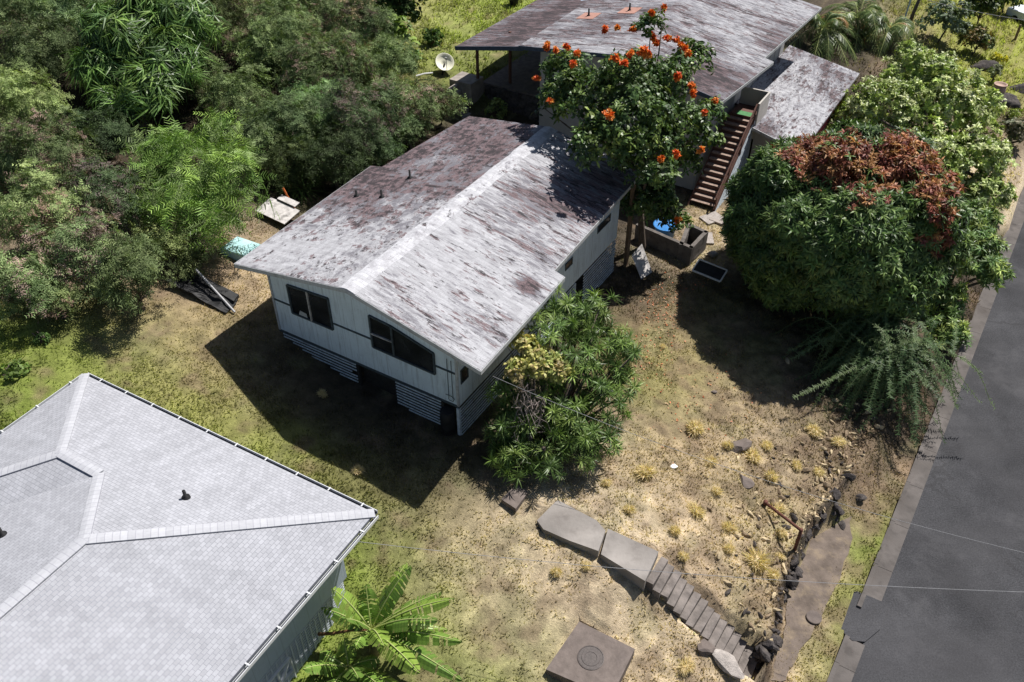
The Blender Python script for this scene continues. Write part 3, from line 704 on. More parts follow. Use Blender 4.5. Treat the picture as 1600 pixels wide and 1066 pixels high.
outer2 = np.stack([eR, vs2, zr_(eR)], 1); outer2[48:, 1] = np.linspace(5.49, 14.25, 58)
roofR = strip_slab('roof', inner2, outer2, MAT['roof'], house, .12, 36, wear_main)
# ridge cap, worn white
nv_ = 90; cv = np.linspace(-.75, 14.05, nv_); cap = np.zeros((5, nv_, 3))
for i, du in enumerate((-.30, -.1, .04, .2, .42)):
    wob = fbm(cv, cv * 0 + i, 3, 1.3) * .12
    uu = UR + du + wob * (1 if i in (0, 4) else 0)
    cap[i] = np.stack([uu, cv, np.where(uu < UR, zl(uu), zr_(uu)) + .02 - .012 * (i in (0, 4))], 1)
slab('ridge_cap', cap, .03, MAT['roof_white'], roofL, cap[..., [1, 0, 2]], -.2 + .35 * (fbm(cap[..., 0] * 2, cap[..., 1], 4, .7) > .12))
for x, y, h in ((557, 303, .28), (597, 311, .34), (641, 281, .38)):
    p = at(x, y, 3.7); u, v = invH(p[0], p[1]); z = zl(u)
    MB().lathe([(.13, -.02), (.12, .03), (.05, .05), (.045, h), (.0, h)], 10, (u, v, z)).build('vent_pipe', MAT['black'], roofL, True)
for q0, q1 in (((-.888, -.75, zl(-.888) - .10), (UR, -.75, ZR - .10)), ((UR, -.75, ZR - .10), (10.34, -.75, zr_(10.34) - .10)), ((10.36, -.75, zr_(10.34) - .1), (10.22, 5.46, zr_(10.2) - .1)), ((9.735, 5.49, zr_(9.72) - .1), (9.465, 14.2, zr_(9.45) - .1)), ((-.905, -.75, zl(-.888) - .1), (-1.335, 8.24, zl(-1.32) - .1))): MB().beam(q0, q1, .03, .17).build('fascia', MAT['trim'], roofR)
# walls
SID = MAT['siding']; T_ = .12
def gable_wall(v0, v1):
    g = .13
    return MB().prism([(0, v0, 0), (W, v0, 0), (W, v0, zr_(W) - g), (UR, v0, ZR - g), (0, v0, zl(0) - g)], (0, v1 - v0, 0))
gable_wall(0, T_).build('wall', SID, house)
gable_wall(L - T_, L).build('wall', SID, house)
box_part('wall', SID, house, W - T_, W, T_, L - T_, 0, zr_(W) - .14)
box_part('wall', SID, house, 0, T_, T_, L - T_, 0, zl(0) - .14)
box_part('floor', MAT['dark'], house, .15, W - .15, .15, L - .15, -.14, -.01)
mb = MB()
for a, b in ((-.01, .97), (3.12, 4.97), (7.87, W + .01)): mb.box(a, b, -.035, .0, 1.585, 1.655)
mb.box(-.03, W + .03, -.03, .0, -.05, .05)
mb.build('trim_band', MAT['band'], house)
box_part('corner_board', MAT['trim'], house, W - .07, W + .03, -.045, .0, .05, zr_(W) - .2)
box_part('corner_board', MAT['trim'], house, -.03, .06, -.045, .0, .05, zl(0) - .2)
def window(panes, frame_polys, bars, mat='band'):
    """panes: polygons (u,w) list; frame: outer polygon; a part with its panes as sub-parts"""
    fb = MB()
    for (a, b) in frame_polys + bars:
        fb.beam((a[0], -.03, a[1]), (b[0], -.03, b[1]), .07, .065, (0, 1, 0))
    f = fb.build('window', MAT['band'], house)
    for p in panes: MB().prism([(u, -.012, w) for u, w in p], (0, .02, 0)).build('pane', MAT['glass'], f)
    return f
w1 = [(.97, 1.29), (3.05, 1.29), (3.05, 2.80), (.97, 2.66)]
f1 = window([[(.97,1.29),(1.97,1.29),(1.97,2.73),(.97,2.66)], [(2.0,1.29),(3.05,1.29),(3.05,2.80),(2.0,2.735)]], [(w1[i], w1[(i+1) % 4]) for i in range(4)], [])
MB().beam((1.985, -.04, 1.29), (1.985, -.04, 2.73), .05, .07, (0, 1, 0)).build('mullion', MAT['pale_board'], f1)
w2 = [(5.0, 1.27), (7.86, 1.2), (7.86, 2.2), (6.0, 2.68), (5.0, 2.78)]
f2 = window([[(5.0,1.27),(5.98,1.25),(5.98,1.93),(5.0,1.93)], [(5.0,1.96),(5.98,1.96),(5.98,2.69),(5.0,2.78)], [(6.03,1.25),(7.86,1.2),(7.86,2.2),(6.03,2.68)]],
            [(w2[i], w2[(i+1) % 5]) for i in range(5)], [((6.0, 1.25), (6.0, 2.68))])
MB().beam((5.0, -.05, 1.945), (5.98, -.05, 1.945), .04, .06, (0, 1, 0)).build('mullion', MAT['pale_board'], f2)
MB().prism([(1.3, -.016, 1.33), (1.75, -.016, 1.33), (1.72, -.016, 1.52), (1.4, -.016, 1.56)], (0, .003, 0)).build('paper_sheet', MAT['trim'], f1)
for v0, v1, z0, z1 in ((.22, .62, 1.05, 1.62), (8.2, 8.75, 1.28, 1.55), (11.2, 12.4, 1.50, 1.78)):
    f = MB().box(W, W + .03, v0 - .05, v1 + .05, z0 - .05, z0).box(W, W + .03, v0 - .05, v1 + .05, z1, z1 + .05).box(W, W + .03, v0 - .05, v0, z0, z1).box(W, W + .03, v1, v1 + .05, z0, z1).build('window', MAT['band'], house)
    box_part('pane', MAT['glass'], f, W + .001, W + .015, v0, v1, z0, z1)
box_part('eave_board', MAT['trim'], house, 9.2, 9.32, 5.5, 13.9, 2.98, 3.14)
# slatted skirt: slats cut where the opening and gaps are, running down to the sloping ground
def gz_uv(u, v): return float(ground_uv(np.array([u]), np.array([v]))[0])
def skirt(a, b, side):
    mb = MB()
    for k in range(13):
        z = -.09 - .155 * k; xs = np.linspace(a, b, 9); run = None
        ok = [(z - .05) > (gz_uv((x0 + x1) / 2, -.02) if side == 'f' else gz_uv(W, (x0 + x1) / 2)) for x0, x1 in zip(xs[:-1], xs[1:])]
        i = 0
        while i < 8:
            if not ok[i]: i += 1; continue
            j = i
            while j < 8 and ok[j]: j += 1
            x0, x1 = xs[i], xs[j] - random.choice((0, 0, 0, .25)); d0, d1 = random.uniform(-.012, .012), random.uniform(-.012, .012); h = .058
            if side == 'f': mb.prism([(x0, -.025, z - h + d0), (x1, -.025, z - h + d1), (x1, -.025, z + d1), (x0, -.025, z + d0)], (0, .025, 0))
            else: mb.prism([(W, x0, z - h + d0), (W, x1, z - h + d1), (W, x1, z + d1), (W, x0, z + d0)], (.025, 0, 0))
            i = j
    mb.build('slatted_skirt', MAT['slat'], house)
for a, b, sd in ((.15, 3.95, 'f'), (5.9, 8.02, 'f'), (.05, 4.4, 'r'), (4.5, 9.2, 'r'), (10.0, 13.35, 'r')): skirt(a, b, sd)
for u, v in ((.1, .1), (2.0, .1), (3.98, .08), (5.86, .08), (8.05, .08), (W - .08, .06), (W - .08, 4.45), (W - .08, 9.3), (W - .08, 13.3), (.1, 6.5), (.1, 13.3), (4, 6.5)):
    g = gz_uv(u, v); box_part('post', MAT['slat'] if u > 8.5 else MAT['dark'], house, u - .06, u + .06, v - .055, v + .055, g - .1, -.145)
MB().box(3.99, 5.85, .35, .39, -1.6, -.15).build('foundation_panel', MAT['dark'], house)
MB().box(W + .22, W + .36, 14.0, 14.32, gz_uv(W, 14.2) - .1, 2.9).build('corner_post', MAT['post'], house)
mb = MB(); 
for du in (0, .18): mb.tube([(W - .42 + du, -.03, 2.2 - .1 * du), (W - .42 + du, -.03, .35), (W - .42 + du * 1.2, -.05, .25)], .012, 5)
mb.tube([(W - .55, -.04, .42), (W - .3, -.05, .44), (W - .15, -.05, .36), (W - .22, -.05, .2), (W - .4, -.05, .22)], .012, 5)
mb.build('cable_run', MAT['band'], house)
# dark barrel stood in the gap of the skirt
p = H(8.32, -.05, gz_uv(8.32, -.05) - .02)
brl = thing('barrel', p, YAW, 'dark upright barrel standing against the slatted skirt at the house corner', 'barrel')
MB().lathe([(.24, 0), (.28, .05), (.29, .35), (.3, .37), (.29, .4), (.29, .72), (.3, .75), (.28, 1.05), (.24, 1.1), (0, 1.1)], 18).build('body', MAT['black'], brl, True)
MB().lathe([(.27, 1.1), (.27, 1.14), (0, 1.14)], 18).build('lid', MAT['dark'], brl)

# ------------------------------------------------------------------ neighbour house with the pale shingle hip roof
NY, NX0, NY0, NZ = -.512, -4.251, 17.151, 1.2
nb = thing('hip_roof_house', (NX0, NY0, 0), NY, 'grey blue house with a clean pale grey shingle hip roof and white gutters', 'house')
LW, A_, B_, K_ = 13.09, 3.509, 5.656, .268
LEN = 15.0
def plane(name, pts, e0, e1, parent, mat=MAT['shingle'], th=.1):
    """roof plane; e0-e1 the eave direction for the shingle courses"""
    P = np.array(pts, float); e = np.array(e1, float) - np.array(e0, float); e /= np.linalg.norm(e)
    nrm = np.cross(P[1] - P[0], P[2] - P[0]); nrm /= np.linalg.norm(nrm)
    if nrm[2] < 0: P = P[::-1]; nrm = -nrm
    up = np.cross(nrm, e); n = len(P)
    r = np.stack([(P - P[0]) @ e, (P - P[0]) @ up, np.zeros(n)], 1)
    V = np.concatenate([P, P - np.array([0, 0, th])])
    me = bpy.data.meshes.new(name)
    fs = [tuple(range(n)), tuple(range(2 * n - 1, n - 1, -1))] + [(i, i + n, (i + 1) % n + n, (i + 1) % n) for i in range(n)]
    me.from_pydata([tuple(v) for v in V], [], fs); me.update(); me.materials.append(mat)
    for nm, arr in (('ruv', np.concatenate([r, r])),):
        a = me.attributes.new(nm, 'FLOAT_VECTOR', 'POINT'); a.data.foreach_set('vector', arr.astype(np.float32).ravel())
    a = me.attributes.new('wear', 'FLOAT', 'POINT'); a.data.foreach_set('value', np.full(2 * n, WEAR[0], np.float32))
    o = bpy.data.objects.new(name, me); COL.objects.link(o); o.parent = parent; return o
WEAR = [0.0]
z0 = NZ; zA = z0 + K_ * A_; zB = z0 + K_ * B_
c1, c2 = (-LW, 0, z0), (0, 0, z0)
pA = (-LW + A_, -A_, zA); pC = (-2 * B_ + A_, -A_, zA); pB = (-B_, -B_, zB)
far2 = (0, -LEN, z0); farB = (-B_, -LEN, zB)
wl = (-LW, -2 * A_, z0); vl = (-2 * B_, -2 * A_, z0); farl = (-2 * B_, -LEN, z0)
rf = plane('roof', [c2, c1, pA, pC, pB], c1, c2, nb)
plane('roof', [far2, c2, pB, farB], far2, c2, nb)
plane('roof', [c1, wl, pA], wl, c1, nb)
plane('roof', [wl, vl, pC, pA], wl, vl, nb)
plane('roof', [vl, farl, farB, pB, pC], vl, farl, nb)
def cap_run(a, b, w=.17):
    """ridge shingles laid over a hip or ridge, one tab after another"""
    a = np.array(a, float); b = np.array(b, float); Ln = np.linalg.norm(b - a); n = max(2, int(Ln / .1)); d = (b - a) / Ln
    sd = np.cross(d, (0, 0, 1)); sd /= np.linalg.norm(sd); t = np.linspace(0, Ln, n)
    top = np.array([[a + d * q + sd * o + np.array([0, 0, z]) for q in t] for o, z in ((w, .018), (w * .5, .034), (0, .045), (-w * .5, .034), (-w, .018))])
    ruv = np.stack([np.broadcast_to(t, top.shape[:2]), np.broadcast_to(np.arange(5)[:, None] * w, top.shape[:2]), np.zeros(top.shape[:2])], -1)
    return slab('ridge_cap', top, .04, MAT['cap'], nb, ruv)
def mat_cap():
    M = MatB('pale_ridge_shingle', .85, .25); r = M.vec('ruv'); b = nn(M.nt, 'ShaderNodeTexBrick'); M.link(r, b.inputs['Vector'])
    b.inputs['Scale'].default_value = 1.0; b.inputs['Brick Width'].default_value = .2; b.inputs['Row Height'].default_value = 9; b.inputs['Mortar Size'].default_value = .012
    b.offset = 0; b.inputs['Color1'].default_value = (.43, .435, .465, 1); b.inputs['Color2'].default_value = (.485, .49, .52, 1); b.inputs['Mortar'].default_value = (.36, .36, .40, 1)
    M.color(M.mix(1.0, b.outputs['Color'], M.ramp(M.noise(r, 5, 5), [(.3, .9), (.7, 1.05)]), 'MULTIPLY')); return M.m
MAT['cap'] = mat_cap()
for a, b in ((c1, pA), (pA, pC), (pB, pC), (c2, pB), (pB, farB), (wl, pA)): cap_run(a, b)
# gutter: a trough along the eaves with hangers
for a, b, nrm in (((-LW, 0), (0, 0), (0, 1)), ((0, 0), (0, -LEN), (1, 0)), ((-LW, -2 * A_), (-LW, 0), (-1, 0))):
    a = np.array(a, float); b = np.array(b, float); n_ = np.array(nrm, float); mb = MB(); mi = MB()
    e = .0
    for off, z_0, z_1, th in ((.125, -.13, .0, .02), (.012, -.13, -.10, .012)):
        pa = a + n_ * off; pb = b + n_ * off
        d = (b - a) / np.linalg.norm(b - a); 
        if abs(nrm[1]) or nrm[0] > 0: pass
        q = [(*pa, z0 + z_0 - .02), (*pb, z0 + z_0 - .02), (*(pb + n_ * th), z0 + z_0 - .02), (*(pa + n_ * th), z0 + z_0 - .02)]
        mb.prism(q, (0, 0, z_1 - z_0))
    g = mb.build('gutter', MAT['gutter'], nb)
    q = [(*(a + n_ * .026), z0 - .15), (*(b + n_ * .026), z0 - .15), (*(b + n_ * .124), z0 - .15), (*(a + n_ * .124), z0 - .15)]
    MB().prism(q, (0, 0, .03)).build('gutter_floor', MAT['gutter_in'], g)
    nh = int(np.linalg.norm(b - a) / 1.25)
    for i in range(nh):
        p = a + (b - a) * (i + .6) / nh; d = (b - a) / np.linalg.norm(b - a)
        q = [(*(p - d * .022 + n_ * .004), z0 + .002), (*(p + d * .022 + n_ * .004), z0 + .002), (*(p + d * .022 + n_ * .145), z0 + .006), (*(p - d * .022 + n_ * .145), z0 + .006)]
        MB().prism(q, (0, 0, .012)).build('gutter_hanger', MAT['gutter'], g)
# walls, slatted base and door
WO = .85
box_part('wall', MAT['wall_blue'], nb, -WO - .12, -WO, -LEN, -WO - .12, -1.65, z0 - .02)
box_part('wall', MAT['wall_blue'], nb, -LW + WO, -WO, -WO - .12, -WO, -1.65, z0 - .02)
box_part('wall', MAT['wall_blue'], nb, -LW + WO, -LW + WO + .12, -2 * A_ + WO, -WO - .12, -1.65, z0 - .02)
box_part('soffit', MAT['trim'], nb, -LW + .05, -.02, -LEN, -.02, z0 - .135, z0 - .115)
mb = MB()
for k in range(13): mb.box(-WO - .03, -WO, -LEN, -1.05, -1.75 - .13 * k, -1.68 - .13 * k)
for k in range(60): mb.box(-WO + .0, -WO + .022, -LEN + .3 + k * .22, -LEN + .35 + k * .22, -3.3, -1.66)
mb.build('lattice_skirt', MAT['lattice'], nb)
box_part('skirt_backing', MAT['dark'], nb, -WO - .5, -WO - .46, -LEN, -1.5, -3.6, -1.7)
mb = MB(); dv0, dv1, dz0, dz1 = -5.0, -3.85, -3.5, -2.05
for a, b in (((dv0, dz1), (dv1, dz1)), ((dv0, dz0), (dv0, dz1)), ((dv1, dz0), (dv1, dz1)), ((dv0, dz0), (dv1, dz1)), ((dv0, dz1), (dv1, dz0)), ((dv0 + .57, dz0), (dv0 + .57, dz1)), ((dv0, -2.75), (dv1, -2.75))):
    mb.beam((-WO + .05, a[0], a[1]), (-WO + .05, b[0], b[1]), .04, .09, (1, 0, 0))
mb.build('lattice_door', MAT['gutter'], nb)
def nlocal(p):
    c, s = math.cos(NY), math.sin(NY); x, y = p[0] - NX0, p[1] - NY0; return x * c + y * s, -x * s + y * c
for px_, py_ in ((290, 776), (3, 834)):
    u, v = nlocal(at(px_, py_, 2.0)); z = z0 + K_ * (-v) if px_ > 100 else z0 + K_ * (u + 2 * B_)
    MB().lathe([(.14, -.03), (.13, .04), (.055, .07), (.05, .32), (.0, .32)], 12, (u, v, z)).build('vent_pipe', MAT['black'], rf, True)

# ------------------------------------------------------------------ rear house
rh = thing('rear_house', H(0, 0, 0), YAW, 'long cream house behind, with weathered gable roof, carport and brown outside staircase', 'house')
RR, RZ = 4.2, 5.0
def wear_rear(p):
    u, v = p[..., 0], p[..., 1]
    return -.06 + fbm(u + 50, v, 4, .4) * .35 + .3 * gauss(p, 9.6, 23.2, 1.3) + .3 * gauss(p, 8.0, 23.4, 1.3) + .2 * gauss(p, 10, 29.5, .7) + .1 * gauss(p, 0, 26, 2)
zq = lambda u: RZ - (.16 if True else 0) * abs(u - RR)
def edge(v0, v1, n, u0, u1, z=None):
    v = np.linspace(v0, v1, n); u = np.linspace(u0, u1, n)
    return np.stack([u, v, RZ - .16 * np.abs(u - RR)], 1)
rear_roof = strip_slab('roof', np.concatenate([edge(22.0, 28.1, 24, RR, RR), edge(28.13, 38, 34, RR, RR)]),
                       np.concatenate([edge(21.65, 28.1, 24, 10.36, 10.9), edge(28.13, 38, 34, 10.35, 10.75)]), MAT['roof2'], rh, .13, 26, wear_rear)
strip_slab('roof', edge(22.0, 38, 56, RR, RR), edge(22.75, 38, 56, -2.1, -2.3), MAT['roof2'], rh, .13, 26, wear_rear)
MB().beam((-2.1, 22.72, zq(-2.1) - .1), (RR, 21.97, RZ - .1), .03, .22).beam((RR, 21.97, RZ - .1), (10.36, 21.62, zq(10.36) - .1), .03, .22).build('fascia', MAT['blue_fascia'], rear_roof)
MB().beam((10.38, 21.62, zq(10.36) - .1), (10.92, 28.1, zq(10.9) - .1), .03, .16).beam((10.37, 28.13, zq(10.35) - .1), (10.77, 38, zq(10.75) - .1), .03, .16).build('fascia', MAT['trim'], rear_roof)
for u, v in ((-.6, 28.4), (1.5, 29.6)):
    z = zq(u); o = plane('roof_patch', [(u - .55, v - .6, zq(u - .55) + .03), (u + .55, v - .6, zq(u + .55) + .03), (u + .55, v + .6, zq(u + .55) + .03), (u - .55, v + .6, zq(u - .55) + .03)], (0, 0, 0), (1, 0, 0), rear_roof, MAT['pink'], .04)
    MB().lathe([(.12, 0), (.06, .05), (.05, .42), (0, .42)], 10, (u, v, z + .03)).build('vent_pipe', MAT['black'], rear_roof, True)
# carport roof, lower and flatter, to the side
cpi = np.stack([np.linspace(-1.6, -1.7, 24), np.linspace(23.1, 38, 24), np.full(24, 3.86)], 1)
cpo = np.stack([np.linspace(-6.3, -6.2, 24), np.linspace(22.5, 38, 24), np.full(24, 3.2)], 1)
cpr = strip_slab('carport_roof', cpi, cpo, MAT['roof2'], rh, .1, 16, lambda p: .16 + .28 * np.exp(-((p[..., 0] + 3.6) / .9) ** 2) + fbm(p[..., 0] * .8, p[..., 1] * .3, 4, 1.0) * .35)
MB().beam((-6.32, 22.47, 3.1), (-2.0, 23.02, 3.75), .03, .24).build('fascia', MAT['blue_fascia'], cpr)
MB().prism([(-3.3, 32.0, 3.55), (-1.5, 33.2, 3.9), (-2.1, 36.2, 3.9), (-3.9, 35.4, 3.55)], (0, 0, .06)).build('awning', MAT['bluepole'], rh)
for u, v in ((-5.9, 24.2), (-4.3, 25.4), (-6.0, 31)):
    g = gz_uv(u, v); box_part('post', MAT['brown'], rh, u - .07, u + .07, v - .07, v + .07, g - .2, 3.2 + (u + 6.3) * .17)
# walls
ZB = -2.35
CW = MAT['wall_cream']
MB().prism([(-.95, 23.2, ZB - .4), (9.0, 23.2, ZB - .4), (9.0, 23.2, zq(9) - .14), (RR, 23.2, RZ - .14), (-.95, 23.2, zq(-.95) - .14)], (0, .14, 0)).build('wall', CW, rh)
MB().prism([(9.0, 23.2, ZB - .4), (9.0, 37.2, ZB - .4), (9.0, 37.2, zq(9) - .14), (9.0, 23.2, zq(9) - .14)], (.14, 0, 0)).build('wall', MAT['wall_grey'], rh)
box_part('wall', CW, rh, -.95, -.81, 23.342, 37.2, ZB - .4, zq(-.95) - .14)
mb = MB()
for k in range(8): mb.box(-.9, 1.2, 23.16, 23.199, -1.06 - .17 * k, -.94 - .17 * k)
mb.build('lattice_skirt', MAT['wall_cream'], rh)
mb = MB()
for k in range(8): mb.box(9.142, 9.17, 29.2 + k * 1.0, 29.25 + k * 1.0, 1.0, 3.9)
mb.build('wall_batten', MAT['wall_grey'], rh)
for v0 in (29.4, 31.6, 33.8, 35.6):
    f = MB().box(9.145, 9.18, v0, v0 + 1.5, 2.55, 2.62).box(9.145, 9.18, v0, v0 + 1.5, 3.38, 3.45).box(9.145, 9.18, v0, v0 + .06, 2.62, 3.38).box(9.145, 9.18, v0 + 1.44, v0 + 1.5, 2.62, 3.38).build('window', MAT['trim'], rh)
    box_part('pane', MAT['glass'], f, 9.142, 9.155, v0 + .06, v0 + 1.44, 2.62, 3.38)
# lower side roof and its wall
lo_i = np.stack([np.full(30, 9.16), np.linspace(26.9, 37.2, 30), np.full(30, 1.0)], 1)
lo_i[:, 0] = np.where(lo_i[:, 1] < 28.0, 10.9, 9.16)
lo_i = np.concatenate([np.stack([np.full(6, 11.02), np.linspace(26.0, 28.2, 6), np.full(6, .93)], 1), np.stack([np.full(26, 9.16), np.linspace(28.25, 38.6, 26), np.full(26, 1.06)], 1)])
lo_o = np.stack([np.full(32, 14.05), np.r_[np.linspace(25.3, 28.2, 6), np.linspace(28.25, 37.6, 26)], np.full(32, .55)], 1)
lowr = strip_slab('lower_roof', lo_i, lo_o, MAT['roof3'], rh, .12, 20, lambda p: -.10 + fbm(p[..., 0] + 9, p[..., 1], 4, .5) * .4 + .2 * gauss(p, 12, 36.5, 1.3) + .3 * gauss(p, 11.5, 26.5, .8))
MB().beam((11.0, 25.98, .86), (14.05, 25.27, .48), .04, .16).build('fascia', MAT['trim'], lowr)
box_part('wall', MAT['wall_grey'], rh, 11.1, 13.6, 26.25, 26.37, ZB - .6, .70)
box_part('wall', MAT['wall_grey'], rh, 13.5, 13.6, 26.372, 37, ZB - .6, .46)
box_part('wall', MAT['red'], rh, 13.601, 13.64, 30.5, 36, -1.2, .40)
# outside staircase with landing
SV0, SV1, SZ0, SZ1, SU0, SU1 = 21.7, 26.3, -2.15, 1.2, 9.45, 10.9
NSTEP = 15
stair = MB(); tr = MB()
dz = (SZ1 - SZ0) / NSTEP; dv = (SV1 - SV0) / NSTEP
for k in range(NSTEP):
    v = SV0 + k * dv; z = SZ0 + (k + 1) * dz
    tr.box(SU0 + .04, SU1 - .04, v, v + dv * .92, z - .05, z)
    stair.box(SU0 + .04, SU1 - .04, v + dv * .93, v + dv * .99, z - .06, z + dz - .06)
tr.build('tread', MAT['tread'], rh); stair.build('riser', MAT['brown'], rh)
for u in (SU0, SU1): MB().beam((u, SV0 - .2, SZ0 - .05), (u, SV1, SZ1 - .05), .05, .3).build('stringer', MAT['brown'], rh)
rail = MB().beam((SU1 + .04, SV0 - .25, SZ0 + .85), (SU1 + .04, SV1, SZ1 + .95), .07, .14)
rail.beam((SU1 + .04, SV0 - .25, SZ0 + .45), (SU1 + .04, SV1, SZ1 + .5), .04, .09)
for k in range(4):
    t = k / 3.; v = SV0 - .2 + (SV1 - SV0) * t; z = SZ0 + (SZ1 - SZ0) * t; rail.box(SU1 + .01, SU1 + .08, v, v + .08, z - .2, z + .9)
rail.build('handrail', MAT['brown'], rh)
mb = MB()
for k in range(11):
    a = -.15 - .27 * k; t0 = 0.0
    # slats parallel to the flight, shortened by the ground
    zc = a; v_start = SV0 - .1 + max(0, (-zc - .1)) / ((SZ1 - SZ0) / (SV1 - SV0))
    if v_start > SV1 - .4: break
    zs = SZ0 + (v_start - SV0) / (SV1 - SV0) * (SZ1 - SZ0) + zc
    mb.beam((SU1 + .05, v_start, zs), (SU1 + .05, SV1 - .1, SZ1 + zc), .03, .1)
mb.box(SU1 + .03, SU1 + .09, SV1 - .1, SV1, ZB - .3, SZ1)
mb.build('side_slats', MAT['slat'], rh)
box_part('landing', MAT['brown'], rh, SU0, SU1 + .08, SV1, SV1 + 1.75, SZ1 - .12, SZ1 + .02)
box_part('door_mat', MAT['green_pad'], rh, SU0 + .3, SU1 - .3, SV1 + .25, SV1 + .8, SZ1 + .021, SZ1 + .035)
box_part('parapet', MAT['wall_cream'], rh, SU1 + .082, SU1 + .18, SV1 + .0, SV1 + 1.85, SZ1 - 1.1, SZ1 + 1.0)
box_part('parapet', MAT['wall_cream'], rh, SU0, SU1 + .08, SV1 + 1.752, SV1 + 1.85, SZ1 - .3, SZ1 + 1.0)
box_part('landing_wall', MAT['wall_grey'], rh, SU0 + .1, SU1 - .02, SV1 + .1, SV1 + .2, ZB - .3, SZ1 - .125)
# patio with lava stone wall, steps and platform beside the carport
pt = thing('patio', H(0, 0, 0), YAW, 'dark concrete carport patio held up by a lava rock wall', 'patio')
box_part('slab', MAT['concrete_dark'], pt, -5.9, -1.0, 24.6, 38, -.25, .34)
mb = MB()
for k in range(46):
    u = random.uniform(-5.4, -1.2); z = random.uniform(-1.7, .1)
    V, Fs = rock_mesh(random.uniform(.22, .36), 300 + k, .9); V = V * np.array([1, .5, 1]) + np.array([u, 24.5, z]); mb.add(V, Fs)
mb.box(-5.6, -1.0, 24.5, 24.59, -2.4, .25)
mb.build('rock_wall', MAT['rock'], pt, False)
st = thing('garden_steps', H(0, 0, 0), YAW, 'grey concrete steps with a top platform beside the satellite dish', 'steps')
box_part('platform', MAT['concrete'], st, -7.35, -5.75, 23.2, 24.6, -.6, .72)
mb = MB()
for k in range(7): mb.box(-6.9 + .25 * k, -6.65 + .25 * k + .02 * 0, 22.2 - .1 * k, 23.19 - .12 * k, -2.2, .55 - .27 * k)
mb.build('step', MAT['concrete'], st)

# ------------------------------------------------------------------ walkway, steps, slab, rubble
def atd(px, py, D): 
    r = ray(px, py) * D; return np.array([r[0], r[1], r[2] + CZ])
def put(name, mat, mb, parent=None, label=None, cat=None, group=None, smooth=False):
    o = mb.build(name, mat, parent, smooth); return tag(o, label, cat, group)
mb = MB()
for pts, z in ((((839,813),(871,781),(932,813),(946,829),(935,861),(890,845),(849,827)), -1.75), (((939,866),(950,826),(1029,862),(1008,908)), -1.88)):
    mb.prism([tuple(at(x, y, z)) for x, y in pts], (0, 0, -.75))
tag(mb.build('path', MAT['path']), kind='structure')
mb = MB(); mb.prism([tuple(at(x, y, -1.6)) for x, y in ((783,780),(806,757),(826,768),(806,795))], (0, 0, -.5))
put('stone_slab', MAT['concrete_dark'], mb, None, 'dark stone slab lying in the shade beside the walkway and the spiky tree', 'slab')
a0 = at(1022, 884, -1.95); a1 = at(1179, 1046, -4.70); u0_, v0_ = invH(a0[0], a0[1]); u1_, v1_ = invH(a1[0], a1[1])
gs = thing('staircase', H(0, 0, 0), YAW, 'crumbling grey concrete steps running down from the walkway to the street', 'steps')
NS = 15; dd = np.array([u1_ - u0_, v1_ - v0_]); Ls = np.linalg.norm(dd); dd /= Ls; pp = np.array([-dd[1], dd[0]])
for k in range(NS):
    t0 = Ls * k / NS; t1 = Ls * (k + 1) / NS; z = -1.95 - (2.72) * (k + 1) / NS; mb = MB()
    w0, w1 = .58 + random.uniform(-.08, .06), .58 + random.uniform(-.06, .08); tw = random.uniform(-.03, .03); zt = random.uniform(-.02, .02)
    c0 = np.array([u0_, v0_]) + dd * (t0 + .004); c1_ = np.array([u0_, v0_]) + dd * (t1 - .004)
    q = [(*(c0 - pp * w0 + dd * tw), z - .5), (*(c1_ - pp * w0 + dd * tw), z - .5), (*(c1_ + pp * w1 - dd * tw), z - .5), (*(c0 + pp * w1 - dd * tw), z - .5)]
    mb.prism(q, (0, 0, .5 + zt)); mb.build('step', MAT['step'], gs)
pd = thing('cover_slab', at(925, 1022, -2.95), 0, 'square brown concrete slab with a round iron lid set in dry grass', 'slab')
q = [at(x, y, -2.95) - np.array(pd.location) for x, y in ((853,1046),(905,971),(992,1014),(955,1090))]
MB().prism([tuple(p) for p in q], (0, 0, -.45)).build('slab', MAT['concrete_dark'], pd)
p = at(923, 1028, -2.95) - np.array(pd.location)
lid = MB().lathe([(.43, .002), (.43, .02), (.40, .025), (.39, .012), (.30, .012), (.29, .024), (.2, .024), (.19, .012), (0, .012)], 28, p).build('iron_lid', MAT['iron'], pd)
p = ground_pix(1271, 967); put('meter_lid', MAT['concrete_dark'], MB().lathe([(.27, .0), (.27, .06), (.24, .07), (.0, .07)], 20, (p[0], p[1], -4.82)), None, 'round brown meter lid set in the pavement strip by the rock wall', 'lid')
# dry stone retaining wall
mb = MB(); path = [ground_pix(x, y) for x, y in ((1190,1044),(1206,1012),(1214,985),(1214,950),(1217,923),(1232,912),(1243,900),(1241,870),(1244,850),(1255,832),(1268,815),(1288,796),(1312,800))]
k = 0
for a, b in zip(path[:-1], path[1:]):
    n = max(2, int(np.linalg.norm(b - a) / .13))
    for i in range(n):
        for lay in range(3):
            t = (i + random.random()) / n; p = a + (b - a) * t; r = random.choice((.08, .1, .12, .15, .19, .25))
            V, Fs = rock_mesh(r, 1000 + k, random.uniform(.6, 1.0), 7); k += 1
            yaw = random.uniform(0, 6.28); V = V @ rot_z(yaw).T + np.array([p[0] + random.uniform(-.3, .1), p[1] + random.uniform(-.15, .15), -4.8 + random.uniform(0, .2) + lay * random.uniform(.14, .34)])
            mb.add(V, Fs)
put('rock_wall', MAT['rock'], mb, None, 'low broken wall of dark lava rocks along the pavement strip', 'wall', None, False)
